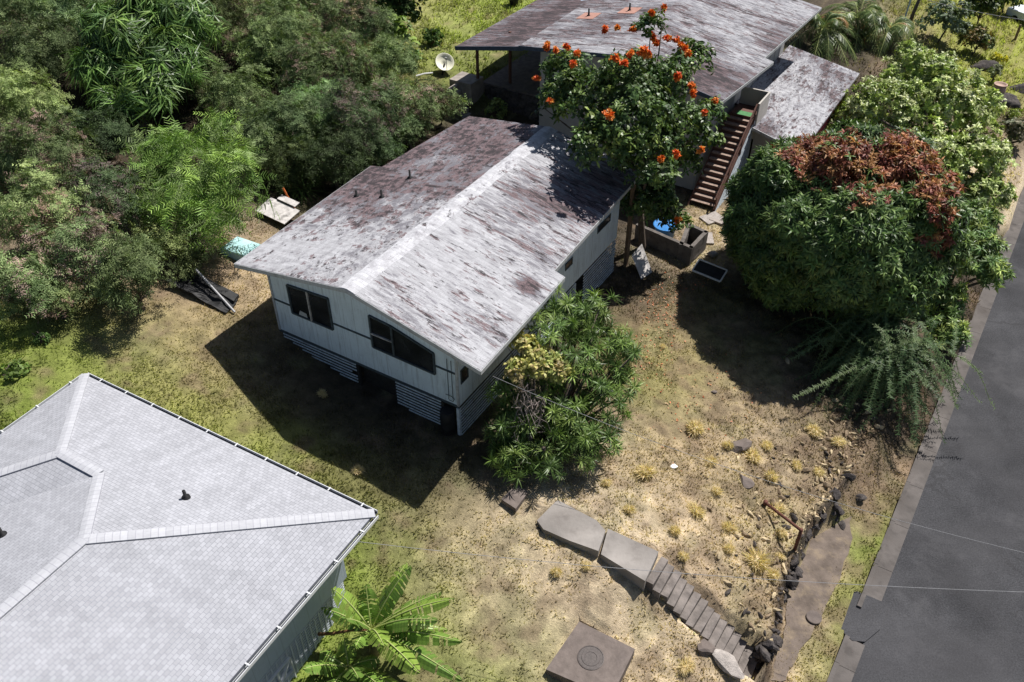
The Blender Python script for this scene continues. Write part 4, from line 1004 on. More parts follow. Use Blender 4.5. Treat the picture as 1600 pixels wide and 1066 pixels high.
ROCKS = [(1341,777,.30,'flat dark lava rock lying in the verge grass above the pavement'),(1316,822,.24,'round brown rock at the top end of the pavement strip'),
 (1311,800,.2,'small dark rock touching the upper end of the rock wall'),(1155,700,.42,'grey boulder half sunk among straw clumps on the slope'),
 (1164,752,.32,'grey rock with dry weeds around it above the rusty rail'),(1115,613,.14,'small round grey stone alone on the brown lawn'),
 (1305,770,.26,'dark rock at the foot of the dry slope by the shrub shadow'),(1325,745,.24,'dark rock at the edge of the drooping shrub shadow'),
 (1103,1014,.3,'blocky grey rock leaning on the edge of the concrete steps'),(1180,1052,.3,'dark rock at the bottom right of the concrete steps')]
for i, (x, y, r, lb) in enumerate(ROCKS):
    p = ground_pix(x, y); V, Fs = rock_mesh(r, 60 + i, .62, 9); mb = MB(); mb.add(V, Fs); o = put('rock', MAT['rock'] if 'grey' not in lb else MAT['concrete_dark'], mb, None, lb, 'rock', None, False); o.location = p + np.array([0, 0, r * .1]); o.rotation_euler = (0, 0, i * 1.3)
p = ground_pix(1138, 1040); V, Fs = rock_mesh(.49, 77, .6, 12); V = V * (1 + .25 * fbm(V[:, 0] * 3, V[:, 1] * 3 + V[:, 2] * 2, 4, 1.5))[:, None]; mb = MB(); mb.add(V * np.array([1.1, .75, .6]), Fs); o = put('boulder', MAT['rockpale'], mb, None, 'pale boulder beside the lower end of the concrete steps', 'boulder', None, False); o.location = p + np.array([0, 0, .1]); o.rotation_euler = (0, .2, -.7)
p = ground_pix(1051, 728); V, Fs = rock_mesh(.16, 91, .4, 8); mb = MB(); mb.add(V, Fs); o = put('plaster_lump', MAT['white'], mb, None, 'small white lump of rubbish on the dry lawn', 'rubbish'); o.location = p
# rusty rail
pb = ground_pix(1242, 858); ptop = pb + np.array([0, 0, 1.15]); pe = ground_pix(1195, 789) + np.array([0, 0, .12])
rl = thing('pipe_rail', pb, 0, 'rusty iron pipe rail fallen across the top of the rock wall', 'handrail')
MB().tube([(0, 0, -.3), (0, 0, .6), tuple(ptop - pb)], .065, 8).build('post', MAT['rust'], rl, True)
MB().tube([tuple(ptop - pb - np.array([0, 0, .06])), tuple(pe - pb)], .06, 8).lathe([(.09, -.09), (.09, .09)], 8, pe - pb).build('rail', MAT['rust'], rl, True)
# block enclosure, tarp, boards
ZT = -1.15
A, B, C_, D_ = at(993, 352, ZT), at(1081, 390, ZT), at(1107, 363, ZT), at(1080, 351, ZT)
bw = thing('block_wall', (A[0], A[1], -2.3), 0, 'dark mossy concrete block enclosure near the outside staircase', 'wall')
o_ = np.array([A[0], A[1], -2.3])
def wallseg(a, b, th=.2, top=0): 
    a = np.array(a) - o_; b = np.array(b) - o_; d = (b - a) / np.linalg.norm(b - a); n = np.array([-d[1], d[0], 0])
    mb = MB(); m = max(1, int(np.linalg.norm(b - a) / .42)); zb = -.2
    for lay in range(5):
        h0 = zb + lay * .28; h1 = h0 + .275
        for i in range(m):
            j = random.uniform(-.008, .008); q0 = a + (b - a) * (i / m) + d * .004 + n * j; q1 = a + (b - a) * ((i + 1) / m) - d * .004 + n * j
            mb.prism([(q0[0], q0[1], h0), (q1[0], q1[1], h0), (q1[0] + n[0] * th, q1[1] + n[1] * th, h0), (q0[0] + n[0] * th, q0[1] + n[1] * th, h0)], (0, 0, h1 - h0))
    mb.build('wall', MAT['block'], bw)
wallseg(A, B); wallseg(B, C_); wallseg(C_, D_); wallseg(at(1067, 384, ZT), D_)
mb = MB(); tp = thing('plastic_tub', at(1040, 352, -1.45), 0, 'bright blue plastic tub behind the mossy block wall', 'tub')
MB().lathe([(.45, -.75), (.55, -.1), (.6, .0), (.56, .0), (.5, -.2), (0, -.22)], 20).build('basin', MAT['blue_tarp'], tp, True)
MB().lathe([(.57, .0), (.64, .02), (.64, .05), (.57, .03)], 20).build('rim', MAT['blue_tarp'], tp, True)
def plank_quad(name, corners, th, mat, label, cat):
    P = [at(x, y, z) for x, y, z in corners]; n = np.cross(P[1] - P[0], P[3] - P[0]); n /= np.linalg.norm(n)
    mb = MB().prism([tuple(p) for p in P], n * -th if n[2] > 0 else n * th); return put(name, mat, mb, None, label, cat)
plank_quad('leaning_board', [(987,399,-1.35),(1003,381,-1.0),(1019,425,-1.95),(1002,437,-2.0)], .06, MAT['pale_board'], 'stained pale board leaning near the rear corner of the white house', 'board')
sc_ = thing('window_screen', at(1103, 434, -1.95), math.radians(-38), 'dark window screen in a white frame lying beside the block wall', 'screen')
for a, b in (((-.75, .0), (.75, .0)), ((-.75, .62), (.75, .62))): MB().beam((a[0], a[1], .1 + a[1] * .5), (b[0], b[1], .1 + b[1] * .5), .06, .07).build('frame', MAT['white'], sc_)
for x in (-.75, .75): MB().beam((x, 0, .1), (x, .62, .41), .06, .07).build('frame', MAT['white'], sc_)
MB().prism([(-.72, .03, .11), (.72, .03, .11), (.72, .6, .39), (-.72, .6, .39)], (0, 0, .012)).build('mesh_panel', MAT['black'], sc_)
for i, (x, y, sx, sy, m, lb) in enumerate(((1112,343,.55,.4,'rockpale','pale paving slab at the foot of the outside staircase'),(1103,374,.5,.35,'rockpale','pale flagstone behind the block wall corner'),(1123,345,.4,.4,'concrete','square grey stone beside the staircase foot'))):
    p = ground_pix(x, y); mb = MB().box(-sx, sx, -sy, sy, -.1, .12); o = put('flagstone', MAT[m], mb, None, lb, 'stone'); o.location = p; o.rotation_euler = (.04, -.03, .5 + i)
p = ground_pix(1114, 401); V, Fs = rock_mesh(.3, 88, .8, 10); mb = MB(); mb.add(V, Fs); o = put('stone', MAT['metal'], mb, None, 'round grey stone right of the block wall', 'rock', None, True); o.location = p + np.array([0, 0, .12])
# debris beside the house
p = ground_pix(374, 398); u, v = invH(p[0], p[1]); gz = p[2]
tb = thing('cabinet', p, YAW + .05, 'pale teal metal cabinet lying beside the eave of the white house', 'cabinet')
box_part('body', MAT['teal'], tb, -.65, .7, -.4, .7, -.1, .36)
box_part('door', MAT['teal'], tb, -.63, .68, -.38, -.02, .363, .39); box_part('door', MAT['teal'], tb, -.63, .68, .02, .68, .363, .385)
p = ground_pix(436, 340); o = put('sheet_metal', MAT['pale_board'], MB().box(-.9, .9, -.55, .55, 0, .04).box(-.5, .6, .56, .9, .1, .14), None, 'pale bent metal sheet lying by the eave next to the orange pole', 'metal sheet'); o.location = p + np.array([0, 0, .35]); o.rotation_euler = (.15, .1, YAW)
p0 = ground_pix(461, 328); p1 = p0 + np.array([-.45, .25, 1.05]); o = put('orange_pole', MAT['orange'], MB().tube([(0, 0, 0), tuple(p1 - p0)], .05, 8), None, 'short orange pole leaning by the eave among the leaves', 'pole'); o.location = p0
for i, (pts, lb) in enumerate(((((258,438),(300,432),(372,470),(352,488)), 'black plastic sheet crumpled on the lawn left of the white house'), (((296,433),(312,432),(374,464),(366,474)), 'long dark trough with a pale edge lying on the black sheet'))):
    P = [ground_pix(x, y, .35 if k in (0, 1) else .15) + np.array([0, 0, .12 * i]) for k, (x, y) in enumerate(pts)]
    n = 14; t = np.linspace(0, 1, n); g = np.array([[((P[0] * (1 - a) + P[3] * a) * (1 - b) + (P[1] * (1 - a) + P[2] * a) * b) for b in t] for a in t]); g[..., 2] += fbm(g[..., 0] * 2, g[..., 1] * 2, 3, 1.2) * .35 * (1 - i * .8)
    tag(slab('plastic_sheet' if i == 0 else 'trough', g, .03 + .12 * i, MAT['black'], None), lb, 'sheet' if i == 0 else 'trough')
a = ground_pix(306, 421, .9); b = ground_pix(367, 488, .1); o = put('fallen_pole', MAT['metal'], MB().tube([(0, 0, 0), tuple(b - a)], .05, 8), None, 'grey metal pole lying across the black plastic sheet', 'pole'); o.location = a
# satellite dish
p = ground_pix(690, 118); ds = thing('satellite_dish', p, 0, 'round cream satellite dish on a short post beside concrete steps', 'satellite dish')
c_ = atd(695, 103, depth(p)) - p; c_[2] = max(c_[2], .7)
mb = MB().lathe([(.0, -.16), (.25, -.13), (.45, -.05), (.58, .06), (.6, .06), (.46, -.09), (.25, -.17), (0, -.2)], 24); Rm = (rot_z(-1.2) @ rot_x(-.0) @ rot_y(.75))
mb.V = [tuple(Rm @ np.array(v) + c_) for v in mb.V]; mb.build('reflector', MAT['dish'], ds, True)
MB().tube([(0, 0, -.2), tuple(c_ * .5), tuple(c_ - np.array([0, 0, .1]))], .06, 8).build('post', MAT['dark'], ds, True)
q = Rm @ np.array([0, 0, .5]) + c_; MB().tube([tuple(c_ + Rm @ np.array([.55, 0, .05])), tuple(q)], .02, 5).lathe([(.06, -.05), (.06, .06)], 8, q).build('feed_arm', MAT['metal'], ds)
a = ground_pix(650, 119, .25); b = ground_pix(676, 114, .35); o = put('pipe', MAT['white'], MB().tube([(0, 0, 0), tuple((b - a) * .5 + np.array([0, 0, .05])), tuple(b - a)], .05, 6), None, 'pale straight pipe lying on the grass left of the dish', 'pipe'); o.location = a
# overhead wires
def wire(name, a, b, sag, r, label):
    a = np.array(a); b = np.array(b); P = [a + (b - a) * t - np.array([0, 0, sag * 4 * t * (1 - t)]) for t in np.linspace(0, 1, 40)]
    put(name, MAT['wire'], MB().tube(P, r, 5), None, label, 'wire')
wire('wire', at(726, 568, 2.1), at(1760, 900, 1.2), .9, .008, 'thin cable from the front corner of the white house over the lawn to the street')
wire('wire', at(556, 846, 1.0), at(1760, 930, 1.6), .45, .008, 'thin pale cable from the grey roof corner across the steps and street')
wire('wire', at(1385, -20, 3.5), at(1640, 36, 2.5), .3, .016, 'thin cable over the far garden in front of the white vehicle')

# ------------------------------------------------------------------ trees and shrubs
KG = [(.19,.25,.105),(.155,.21,.088),(.25,.31,.135),(.11,.155,.064)]; KB = KG + [(.29,.20,.165),(.34,.245,.20)]; KL = [(.25,.335,.135),(.30,.38,.16),(.19,.26,.105)]
def shrub(px, py, rpx, label, pal_=KG, tmpl='koa', name='shrub', scale=1.0, h=.8, dens=105, rz=.85, mat='leaf_matt', cat='shrub', group=None, lobes=30, w=None, up=.45, lump=.5, r0=.06, cvar=.28, width=.40, depth_=.22):
    p = ground_pix(px, py, 1.5); r = rpx * depth(p) / F
    if tmpl == 'koa': tn = .62 + .75 * ((px * 7 + py * 13) % 17) / 16.; gr = .9 + .2 * ((px * 3 + py * 5) % 11) / 10.; pal_ = [(c[0] * tn * (2 - gr), c[1] * tn, c[2] * tn * gr) for c in pal_]
    c = ground_pix(px, py, r * h); base = np.array([c[0], c[1], float(terr(c[0], c[1]))])
    return make_tree(name, label, cat, base, [(c, (r, r, r * rz), int(dens * r * r))], tmpl, scale, pal_, mat, 1.0, r0 + .012 * r, group, lobes, width, w, up=up, lump=lump, cvar=cvar, depth=depth_)
BW = [.26,.22,.2,.16,.09,.07]
G_ = 'feathery shrubs of the overgrown slope'
for a in [
 (55,335,95,'grey green feathery shrub at the frame edge above the lawn, mottled with brown pods',KB,BW),
 (35,440,75,'feathery shrub lowest on the frame edge where the sunny lawn begins',KB,BW),
 (125,395,85,'pale feathery shrub with many brown pods in the middle of the slope edge',KB,[.2,.14,.22,.1,.2,.14]),
 (205,430,85,'grey green feathery shrub casting its shade on the lawn left of the black sheet',KG,None),
 (70,245,90,'dense feathery shrub dotted brown, below the dark drooping tree on its frame side',KB,BW),
 (20,160,80,'bright feathery shrub at the frame edge beside the dark drooping tree',KL,None),
 (165,310,80,'brown tinged feathery shrub just left of the bright ferny tree',KB,[.2,.14,.2,.1,.2,.16]),
 (70,80,75,'dark feathery shrub in the top corner behind the frame edge shrubs',KG,None),
 (20,20,80,'dark green feathery shrub filling the very top corner',KG,None),
 (120,20,70,'feathery shrub at the top edge left of the dark drooping tree',KG,None),
 (340,25,70,'dark feathery shrub at the top edge right of the dark drooping tree',KG,None),
 (440,45,70,'feathery shrub at the top edge beside the pale cane grass',KG,None),
 (505,105,85,'large grey green feathery shrub right of the cane grass',KB,BW),
 (560,185,85,'broad feathery shrub below the big leaved sapling, uphill of the white house',KB,[.2,.2,.2,.2,.1,.1]),
 (450,200,75,'grey feathery shrub between the cane grass and the white house roof',KG,None),
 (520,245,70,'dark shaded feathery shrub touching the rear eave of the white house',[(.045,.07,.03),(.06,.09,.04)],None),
 (625,165,65,'feathery shrub with red brown pods below the satellite dish',KB,[.24,.18,.24,.1,.14,.1]),
 (680,165,52,'small feathery shrub beside the concrete steps and the white roof corner',KL+[(.14,.1,.07)],None),
 (375,150,65,'pale feathery shrub in front of the cane grass',KL,None),
 (545,35,70,'feathery shrub near the top edge above the big grey green one',KB,BW),
 (605,100,55,'feathery shrub right under the big leaved sapling',KG,None),
 (395,235,60,'grey feathery shrub behind the bright ferny tree',KG,None),
 (255,375,55,'feathery shrub at the foot of the bright ferny tree',KG,None),
 (90,470,45,'low scrubby shrub at the lawn edge in the shade of the taller ones',KB,BW),
 (300,410,35,'small grey green shrub behind the black plastic sheet',KG,None),
 (300,120,55,'feathery shrub in the gap right of the dark drooping tree',KG,None),
 (400,80,50,'low feathery shrub left of the cane grass clump',KG,None),
 (490,170,60,'grey green feathery shrub between the cane grass and the broad one',KL,None),
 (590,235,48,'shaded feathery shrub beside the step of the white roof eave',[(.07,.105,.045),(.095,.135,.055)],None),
 (640,205,42,'feathery shrub touching the maroon rear edge of the white roof',KG,None),
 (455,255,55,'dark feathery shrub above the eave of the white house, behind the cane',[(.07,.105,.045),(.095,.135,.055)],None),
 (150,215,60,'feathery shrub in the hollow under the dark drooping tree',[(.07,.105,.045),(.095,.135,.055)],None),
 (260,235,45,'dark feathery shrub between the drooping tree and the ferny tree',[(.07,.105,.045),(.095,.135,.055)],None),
 (0,270,60,'feathery shrub cut by the frame edge halfway down the slope',KG,None),
 (590,50,45,'pale feathery shrub left of the big leaved sapling',KL,None),
 (470,0,70,'feathery shrub on the skyline of the slope above the cane grass',KG,None)]:
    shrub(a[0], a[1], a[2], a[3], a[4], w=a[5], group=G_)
# bright ferny tree
def px_tree(name, label, cat, base_px, lobes_px, tmpl, scale, palette, dens=60, rz=.85, jit=.0, D=None, base=None, **kw):
    base = ground_pix(*base_px) if base is None else base; D = depth(base) if D is None else D
    ells = []
    for i, l in enumerate(lobes_px):
        c = atd(l[0], l[1], D + (l[3] if len(l) > 3 else 0)); r = l[2] * depth(c) / F; ells.append((c, (r, r, r * rz), int(dens * r * r)))
    return make_tree(name, label, cat, base, ells, tmpl, scale, palette, **kw)
px_tree('tree', 'bright yellow green ferny tree with open branches left of the white house', 'tree', (290,425), [(300,255,75,1),(250,250,60,1.5),(360,260,55,0),(385,320,50,-.5),(300,320,75,0),(230,320,55,.5),(350,210,45,2),(340,360,45,-1)],
        'fern', .95, [(.20,.33,.07),(.26,.39,.08),(.14,.24,.055),(.19,.26,.09)], dens=27, mat='leaf', r0=.13, lump=.5, ntips=18, inner=.1, up=.1, width=.36)
px_tree('tree', 'dark green tree with long drooping leaves in the overgrown top corner', 'tree', (225,205), [(215,60,95,1),(160,110,50,0),(270,90,60,0),(230,140,60,-1),(170,160,32,-1),(290,30,60,1)],
        'longdrop', 1.0, [(.10,.185,.045),(.135,.24,.055),(.19,.29,.075),(.07,.13,.04)], dens=40, mat='leaf_shiny', r0=.22, lump=.42, up=.45, lobes=26, width=.42)
shrub(430, 95, 48, 'pale green cane grass clump between the feathery shrubs', [(.12,.17,.06),(.16,.2,.08),(.09,.13,.04)], 'cane', 'cane_grass', .9, .4, 30, .9, up=1.2)
shrub(470, 285, 38, 'tall dark green grass growing under the eave edge of the white roof', [(.05,.09,.025),(.08,.12,.035)], 'cane', 'cane_grass', .8, .3, 45, .8, up=1.2)
shrub(622, 55, 34, 'sapling with big light green leaves near the back lawn', [(.16,.24,.045),(.2,.28,.06),(.12,.18,.04)], 'bigleaf', 'sapling', .85, 1.0, 26, 1.1, 'leaf', 'sapling')
shrub(640, 92, 18, 'low plant with broad leaves at the edge of the back lawn', [(.1,.2,.03),(.14,.24,.04)], 'broad', 'plant', 1, .8, 60, .8, 'leaf', 'plant')
shrub(622, 8, 42, 'tall dark green shrub at the top edge by the back lawn', [(.03,.055,.015),(.045,.075,.02)], 'broad', 'shrub', 1.1, .9, 70, 1.3)
shrub(22, 575, 26, 'low bright green weeds on the lawn at the frame edge', [(.16,.26,.05),(.2,.3,.07)], 'broad', 'weeds', .7, .3, 90, .4, 'leaf', 'weeds')
shrub(64, 530, 14, 'dark green sprig on a cut branch lying on the lawn', [(.07,.13,.03)], 'broad', 'sprig', .6, .5, 120, .6, 'leaf', 'branch')
shrub(676, 57, 18, 'small round dark green shrub alone on the back lawn', [(.06,.11,.025),(.08,.14,.03)], 'broad', 'shrub', .8, .7, 110, .9)
shrub(778, 172, 26, 'yellow green weedy bush between the white house and the rock wall', [(.17,.22,.06),(.22,.26,.08),(.12,.16,.04)], 'broad', 'bush', .8, .7, 60, .8, 'leaf')
# round mango tree with its red young leaves
RED = np.array([(1222,222),(1285,192),(1330,200),(1400,196),(1436,232),(1478,232),(1500,262),(1490,340),(1482,392),(1450,388),(1440,318),(1410,290),(1372,312),(1330,318),(1300,286),(1262,282),(1240,262)])
def red_flush(P):
    d = P[:, 1] * CP - (P[:, 2] - CZ) * SP; x = 800 + F * P[:, 0] / d; y = 533 - F * (P[:, 1] * SP + (P[:, 2] - CZ) * CP) / d
    x = x + fbm(P[:, 0], P[:, 1] + P[:, 2], 4, 1.1) * 75; y = y - 6 + fbm(P[:, 1], P[:, 2] + P[:, 0], 4, 1.1) * 75
    return inpoly(x, y, RED) & (rng.random(len(P)) < .92)
mc = atd(1314, 348, depth(ground_pix(1318, 485)) - 1.9); mbase = np.array([mc[0], mc[1], float(terr(mc[0], mc[1]))]); mr = 186 * depth(mc) / F
make_tree('mango_tree', 'large round dark green mango tree with a cap of red brown young leaves', 'tree', mbase, [(mc, (mr, mr, mr * .88), 12500)], 'mango', 1.0, [(.085,.15,.042),(.115,.19,.05),(.165,.24,.07),(.062,.115,.034)],
          'leaf_shiny', 1, .32, None, 80, .30, None, None, (red_flush, 'flush', [(.27,.09,.055),(.36,.15,.075),(.22,.07,.055),(.42,.22,.09)]), -.75, .3, 10, .35, .19, .2, .22)
px_tree('tree', 'tall light yellow green tree behind the round mango tree', 'tree', (1430,290), [(1440,112,68,3),(1475,170,82,1.5),(1390,165,72,2),(1340,185,58,2.5),(1280,182,38,3),(1525,240,62,0),(1450,245,78,0),(1530,170,45,1),(1545,300,45,-1),(1245,195,28,3),(1515,320,50,-.5)],
        'bright', 1.0, [(.33,.42,.11),(.45,.52,.20),(.23,.31,.075),(.55,.58,.30)], dens=105, mat='leaf_shiny', r0=.28, lump=.42, ntips=14, width=.36)
px_tree('mango_tree', 'mid green mango tree overhanging the street beside the round one', 'tree', (1470,500), [(1515,400,62,0),(1480,350,55,1.5),(1545,425,38,-.5),(1460,470,55,0),(1480,525,38,-1),(1525,345,40,1),(1440,420,40,1.5)],
        'mango', .95, [(.14,.23,.065),(.21,.30,.085),(.10,.175,.055),(.30,.37,.10)], dens=115, mat='leaf_shiny', r0=.2, lump=.4, ntips=12, width=.36)
# flame tree with orange flowers
tb_ = H(9.2, 16.0, -2.05); TD = 39.0
TL = [(985,195,85,-2.2),(915,145,58,-.3),(985,130,62,-1.9),(1045,130,50,-.8),(1020,38,26,-.5),(1058,195,55,-.6),(940,225,55,-2.4),(1010,255,55,-1.6),(875,160,40,.3),(1105,175,26,.2),(1105,215,24,0),(1070,250,34,.6),(1030,310,36,1.6),(1055,345,26,2.0),(885,110,40,.8),(1080,90,36,1.2),(1000,310,40,1.6)]
ft = px_tree('flame_tree', 'glossy dark green tree with orange flower clusters between the two houses', 'tree', None, TL, 'tulip', .95, [(.055,.10,.03),(.08,.135,.035),(.12,.175,.045),(.19,.25,.06)], dens=62, base=tb_, D=TD,
        mat='leaf_shiny', r0=.2, lump=.38, ntips=20, width=.5, weights=[.35,.35,.2,.1], up=.5)
FLW = [(945,45,8),(965,43,6),(990,46,7),(1037,11,8),(1018,20,5),(855,73,7),(868,79,7),(885,74,5),(901,83,5),(963,92,8),(976,97,7),(1003,80,9),(1012,86,7),(1020,60,10),(1042,60,8),(1054,66,9),(1064,70,8),(1070,76,7),(1076,83,7),(838,123,7),(860,158,6),(1059,121,8),(1080,134,7),(1084,145,7),(1117,158,6),(1056,242,9),(1096,236,8),(953,179,9),(1058,344,8),(1034,248,5),(1101,176,4),(1008,84,8),(985,84,6),(1025,66,8),(896,100,4)]
ebs = [(atd(l[0], l[1], TD + l[3]), l[2] * TD / F) for l in TL]
for x, y, r in FLW:
    rr = ray(x, y); best = None
    for c, R_ in ebs:
        oc = np.array([0, 0, CZ]) - c; bq = rr @ oc; aq = rr @ rr; cq = oc @ oc - (R_ * 1.02) ** 2; ds_ = bq * bq - aq * cq
        if ds_ > 0:
            t = (-bq - math.sqrt(ds_)) / aq
            if best is None or t < best: best = t
    if best is None: best = min(ebs, key=lambda e: np.linalg.norm(np.array(pix(e[0])) - np.array([x, y])))[0] @ np.array([0, CP, -SP]) + CZ * SP
    p = rr * best + np.array([0, 0, CZ]) - tb_; R_ = r * .82 * TD / F; n = int(5 + R_ * 26)
    P = p + rng.normal(0, R_ * .36, (n, 3)); V, Fq, C = scatter(T['petal'], P, norm(rng.normal(0, .6, (n, 3)) + np.array([0, -.5, .9])), .85, pal(n, [(.82,.17,.025),(.85,.23,.04),(.70,.10,.02),(.86,.32,.07)]), .12, .3)
    mesh_np('flower_cluster', V, Fq, MAT['petal'], ft, C)
# spiky tree (rosettes) and its companions
db = ground_pix(852, 712); DD = depth(db) - .6
DL = [(860,540,50,.2),(905,505,34,.6),(945,540,44,.4),(972,600,30,.3),(905,590,58,0),(945,635,40,-.2),(880,650,50,-.4),(812,660,32,-.2),(800,700,36,-.5),(855,712,34,-.7),(905,685,40,-.6),(925,490,36,.8),(800,610,40,0),(975,545,28,.3),(785,665,34,-.4),(800,720,26,-.8),(940,690,30,-.5),(875,480,26,.8)]
dt = thing('spiky_tree', db, 0, 'spiky tree with strap leaf rosettes at the front corner of the white house', 'tree')
P_, N_, tips = [], [], []
for i, (x, y, r, dz_) in enumerate(DL):
    c = atd(x, y, DD + dz_); R_ = r * DD / F; d = norm(rng.normal(0, 1, (int(26 * R_ * R_) + 10, 3)) + np.array([0, -.25, .25])); k = rng.uniform(.45, 1.12, (len(d), 1)); P_.append(c - db + d * k * R_); N_.append(d); tips.append(c - db)
P_ = np.concatenate(P_); N_ = np.concatenate(N_); ok = P_[:, 2] + db[2] > terr(P_[:, 0] + db[0], P_[:, 1] + db[1]) + .25; P_, N_ = P_[ok], N_[ok]
V, Fq, C = scatter(T['ros'], P_, norm(N_ + np.array([0, 0, .75])), rng.uniform(.7, 1.05, len(P_)), pal(len(P_), [(.115,.19,.045),(.16,.245,.055),(.21,.29,.075),(.08,.135,.035)]), .2, .25)
mesh_np('crown', V, Fq, MAT['leaf_shiny'], dt, C)
mb = MB()
for s_ in range(4):
    b0 = np.array([rng.normal(0, .35), rng.normal(0, .3), -.2]); mb.tube([b0, b0 * 1.1 + np.array([0, 0, .8]), np.array([b0[0] * 1.6, b0[1] * 1.6, 1.6])], [.12, .1, .08], 7)
for p in P_[rng.choice(len(P_), 90, False)]: mb.tube([np.array([p[0] * .12, p[1] * .12, .7]), p * np.array([.6, .6, .55]) + np.array([0, 0, .35]), p], [.06, .045, .025], 5)
mb.build('trunk', MAT['bark'], dt, True)
px_tree('umbrella_plant', 'yellow green leafy bush at the roof corner among the spiky rosettes', 'bush', None, [(842,570,34,-1.0),(812,578,24,-1.0),(872,578,24,-1.0),(797,523,22,-.4),(825,545,22,-.8)], 'broad', .62, [(.42,.40,.12),(.50,.47,.17),(.30,.34,.1),(.46,.37,.17)], dens=260, base=db + np.array([-.5, -.3, 0]), D=DD, mat='leaf', r0=.06, below=-.2, inner=.1)
dp = ground_pix(835, 690); dsb = thing('dead_branch', dp, 0, 'grey bundle of dead twigs hanging under the yellow green bush', 'dead branches')
cc = atd(830, 632, DD - 1.3) - dp; mb = MB()
for k in range(110):
    a = cc + rng.normal(0, .28, 3) * np.array([1, 1, 1.3]); mb.tube([a, a + rng.normal(0, .12, 3) + np.array([0, 0, -.2]), a + rng.normal(0, .2, 3) + np.array([0, 0, -.45])], [.012, .010, .006], 4, False)
mb.tube([(0, 0, -.1), tuple(cc * .5), tuple(cc)], .05, 6); mb.build('twigs', mottled('dead_twig_grey', (.30, .25, .23), .3, 8), dsb)
# drooping evergreen shrub by the kerb: long arching fronds set with short needles
cb = ground_pix(1385, 610); fs = thing('drooping_shrub', cb, 0, 'dark feathery shrub with long drooping fronds hanging over the kerb', 'shrub')
def frond(start, end, droop, n, seed):
    g = np.random.default_rng(seed); s = np.array(start); e = np.array(end); out = []; cen = []
    for i in range(n + 1):
        t = i / n; p = s + (e - s) * t + np.array([0, 0, droop * (math.sin(math.pi * min(t * 1.1, 1)) - .9 * t * t)]); cen.append(p)
    return cen
top = atd(1385, 535, depth(cb) - .9) - cb
Vs, Fs_, Cs, b_ = [], [], [], 0; stems = MB()
for k in range(330):
    th = rng.uniform(0, 6.28); L_ = rng.uniform(1.2, 3.6); s = top + rng.normal(0, .75, 3) * np.array([1, 1, .6])
    e = s + np.array([math.cos(th) * L_, math.sin(th) * L_ , -rng.uniform(.2, 2.2)])
    gz = float(terr(e[0] + cb[0], e[1] + cb[1])) - cb[2]; e[2] = max(e[2], gz + .25)
    cen = frond(s, e, rng.uniform(.0, .9), 16, k); stems.tube(cen, list(np.linspace(.022, .007, 17)), 4, False)
    base_c = np.array([(.085,.145,.055),(.06,.11,.042),(.13,.185,.075)][k % 3]) * rng.uniform(.8, 1.2)
    for i in range(1, 17):
        d = norm(cen[i] - cen[i - 1]); 
        for j in range(3):
            p = cen[i - 1] + (cen[i] - cen[i - 1]) * (j / 3.); 
            for sg in (-1, 1):
                sd = norm(np.cross(d, np.array([0, 0, 1.])) * sg + d * .45 + rng.normal(0, .3, 3)); w_ = np.cross(sd, d) * .0 + d * .022; l_ = rng.uniform(.10, .19)
                Vs += [p - w_, p + w_, p + sd * l_ + w_ * .3, p + sd * l_ - w_ * .3]; Cs += [base_c * rng.uniform(.8, 1.2)] * 4; Fs_.append((b_, b_ + 1, b_ + 2, b_ + 3)); b_ += 4
mesh_np('foliage', np.array(Vs), np.array(Fs_), MAT['leaf'], fs, np.array(Cs)); stems.build('stems', mottled('green_stem', (.10, .13, .06), .3, 8), fs)
# banana plant
bb = ground_pix(592, 1000); bn = thing('banana_plant', bb, 0, 'banana plant with big torn bright green leaves beside the grey house', 'banana plant')
bd = depth(bb)
def banana_leaf(root, tip, w, seed, arch=.5):
    g = np.random.default_rng(seed); root = np.array(root); tip = np.array(tip); n = 46; Lv = np.linalg.norm(tip - root); pts = []
    for i in range(n + 1):
        t = i / n; pts.append(root + (tip - root) * t + np.array([0, 0, arch * Lv * .45 * 4 * t * (1 - t) * .5]))
    V, Fq, C = [], [], []; base = np.array([(.17,.285,.05),(.235,.345,.06),(.13,.225,.042)][seed % 3]); droop = {-1: 0, 1: 0}
    for sg in (-1, 1):
        cut = 0; off = g.uniform(0, .3)
        for i in range(5, n):
            t = i / n; t2 = (i + 1) / n
            if g.random() < .26: cut = g.uniform(.05, .24); off = g.uniform(.0, .7)
            else: cut = 0
            vein = 1.0 + .16 * (i % 2) - .08
            wf = lambda q: w * (math.sin(math.pi * min(1, (q - .1) / .9) ** .8) ** .55 if .1 < q < 1 else 0)
            d = norm(pts[i + 1] - pts[i]); sd = norm(np.cross(d, (0, 0, 1.))) * sg
            q0 = pts[i] + d * cut * .4; q1 = pts[i + 1]; o = np.array([0, 0, -1.])
            b = len(V); nseg = 3
            for q, tt in ((q0, t), (q1, t2)):
                for s_ in range(nseg + 1):
                    f = s_ / nseg; ww = wf(tt) * f
                    V.append(q + sd * ww + o * ww * (off * .7 + .15 + .25 * f) + np.array([0, 0, .04 * (f > 0) * (f < .6)]) + d * ww * .28)
                    C.append(base * (1.15 - .25 * f) * vein * g.uniform(.95, 1.05) if f < .95 or g.random() < .85 else np.array((.24, .20, .08)))
            for s_ in range(nseg): Fq.append((b + s_, b + s_ + 1, b + nseg + 1 + s_ + 1, b + nseg + 1 + s_))
    o = mesh_np('leaf', np.array(V), np.array(Fq), MAT['leaf_shiny'], bn, np.array(C))
    mr_ = MB().tube([p + np.array([0, 0, .012]) for p in pts[::3] + [pts[-1]]], list(np.linspace(.035, .006, len(pts[::3]) + 1)), 5); mr_.build('midrib', MAT['ribgreen'], o, True)
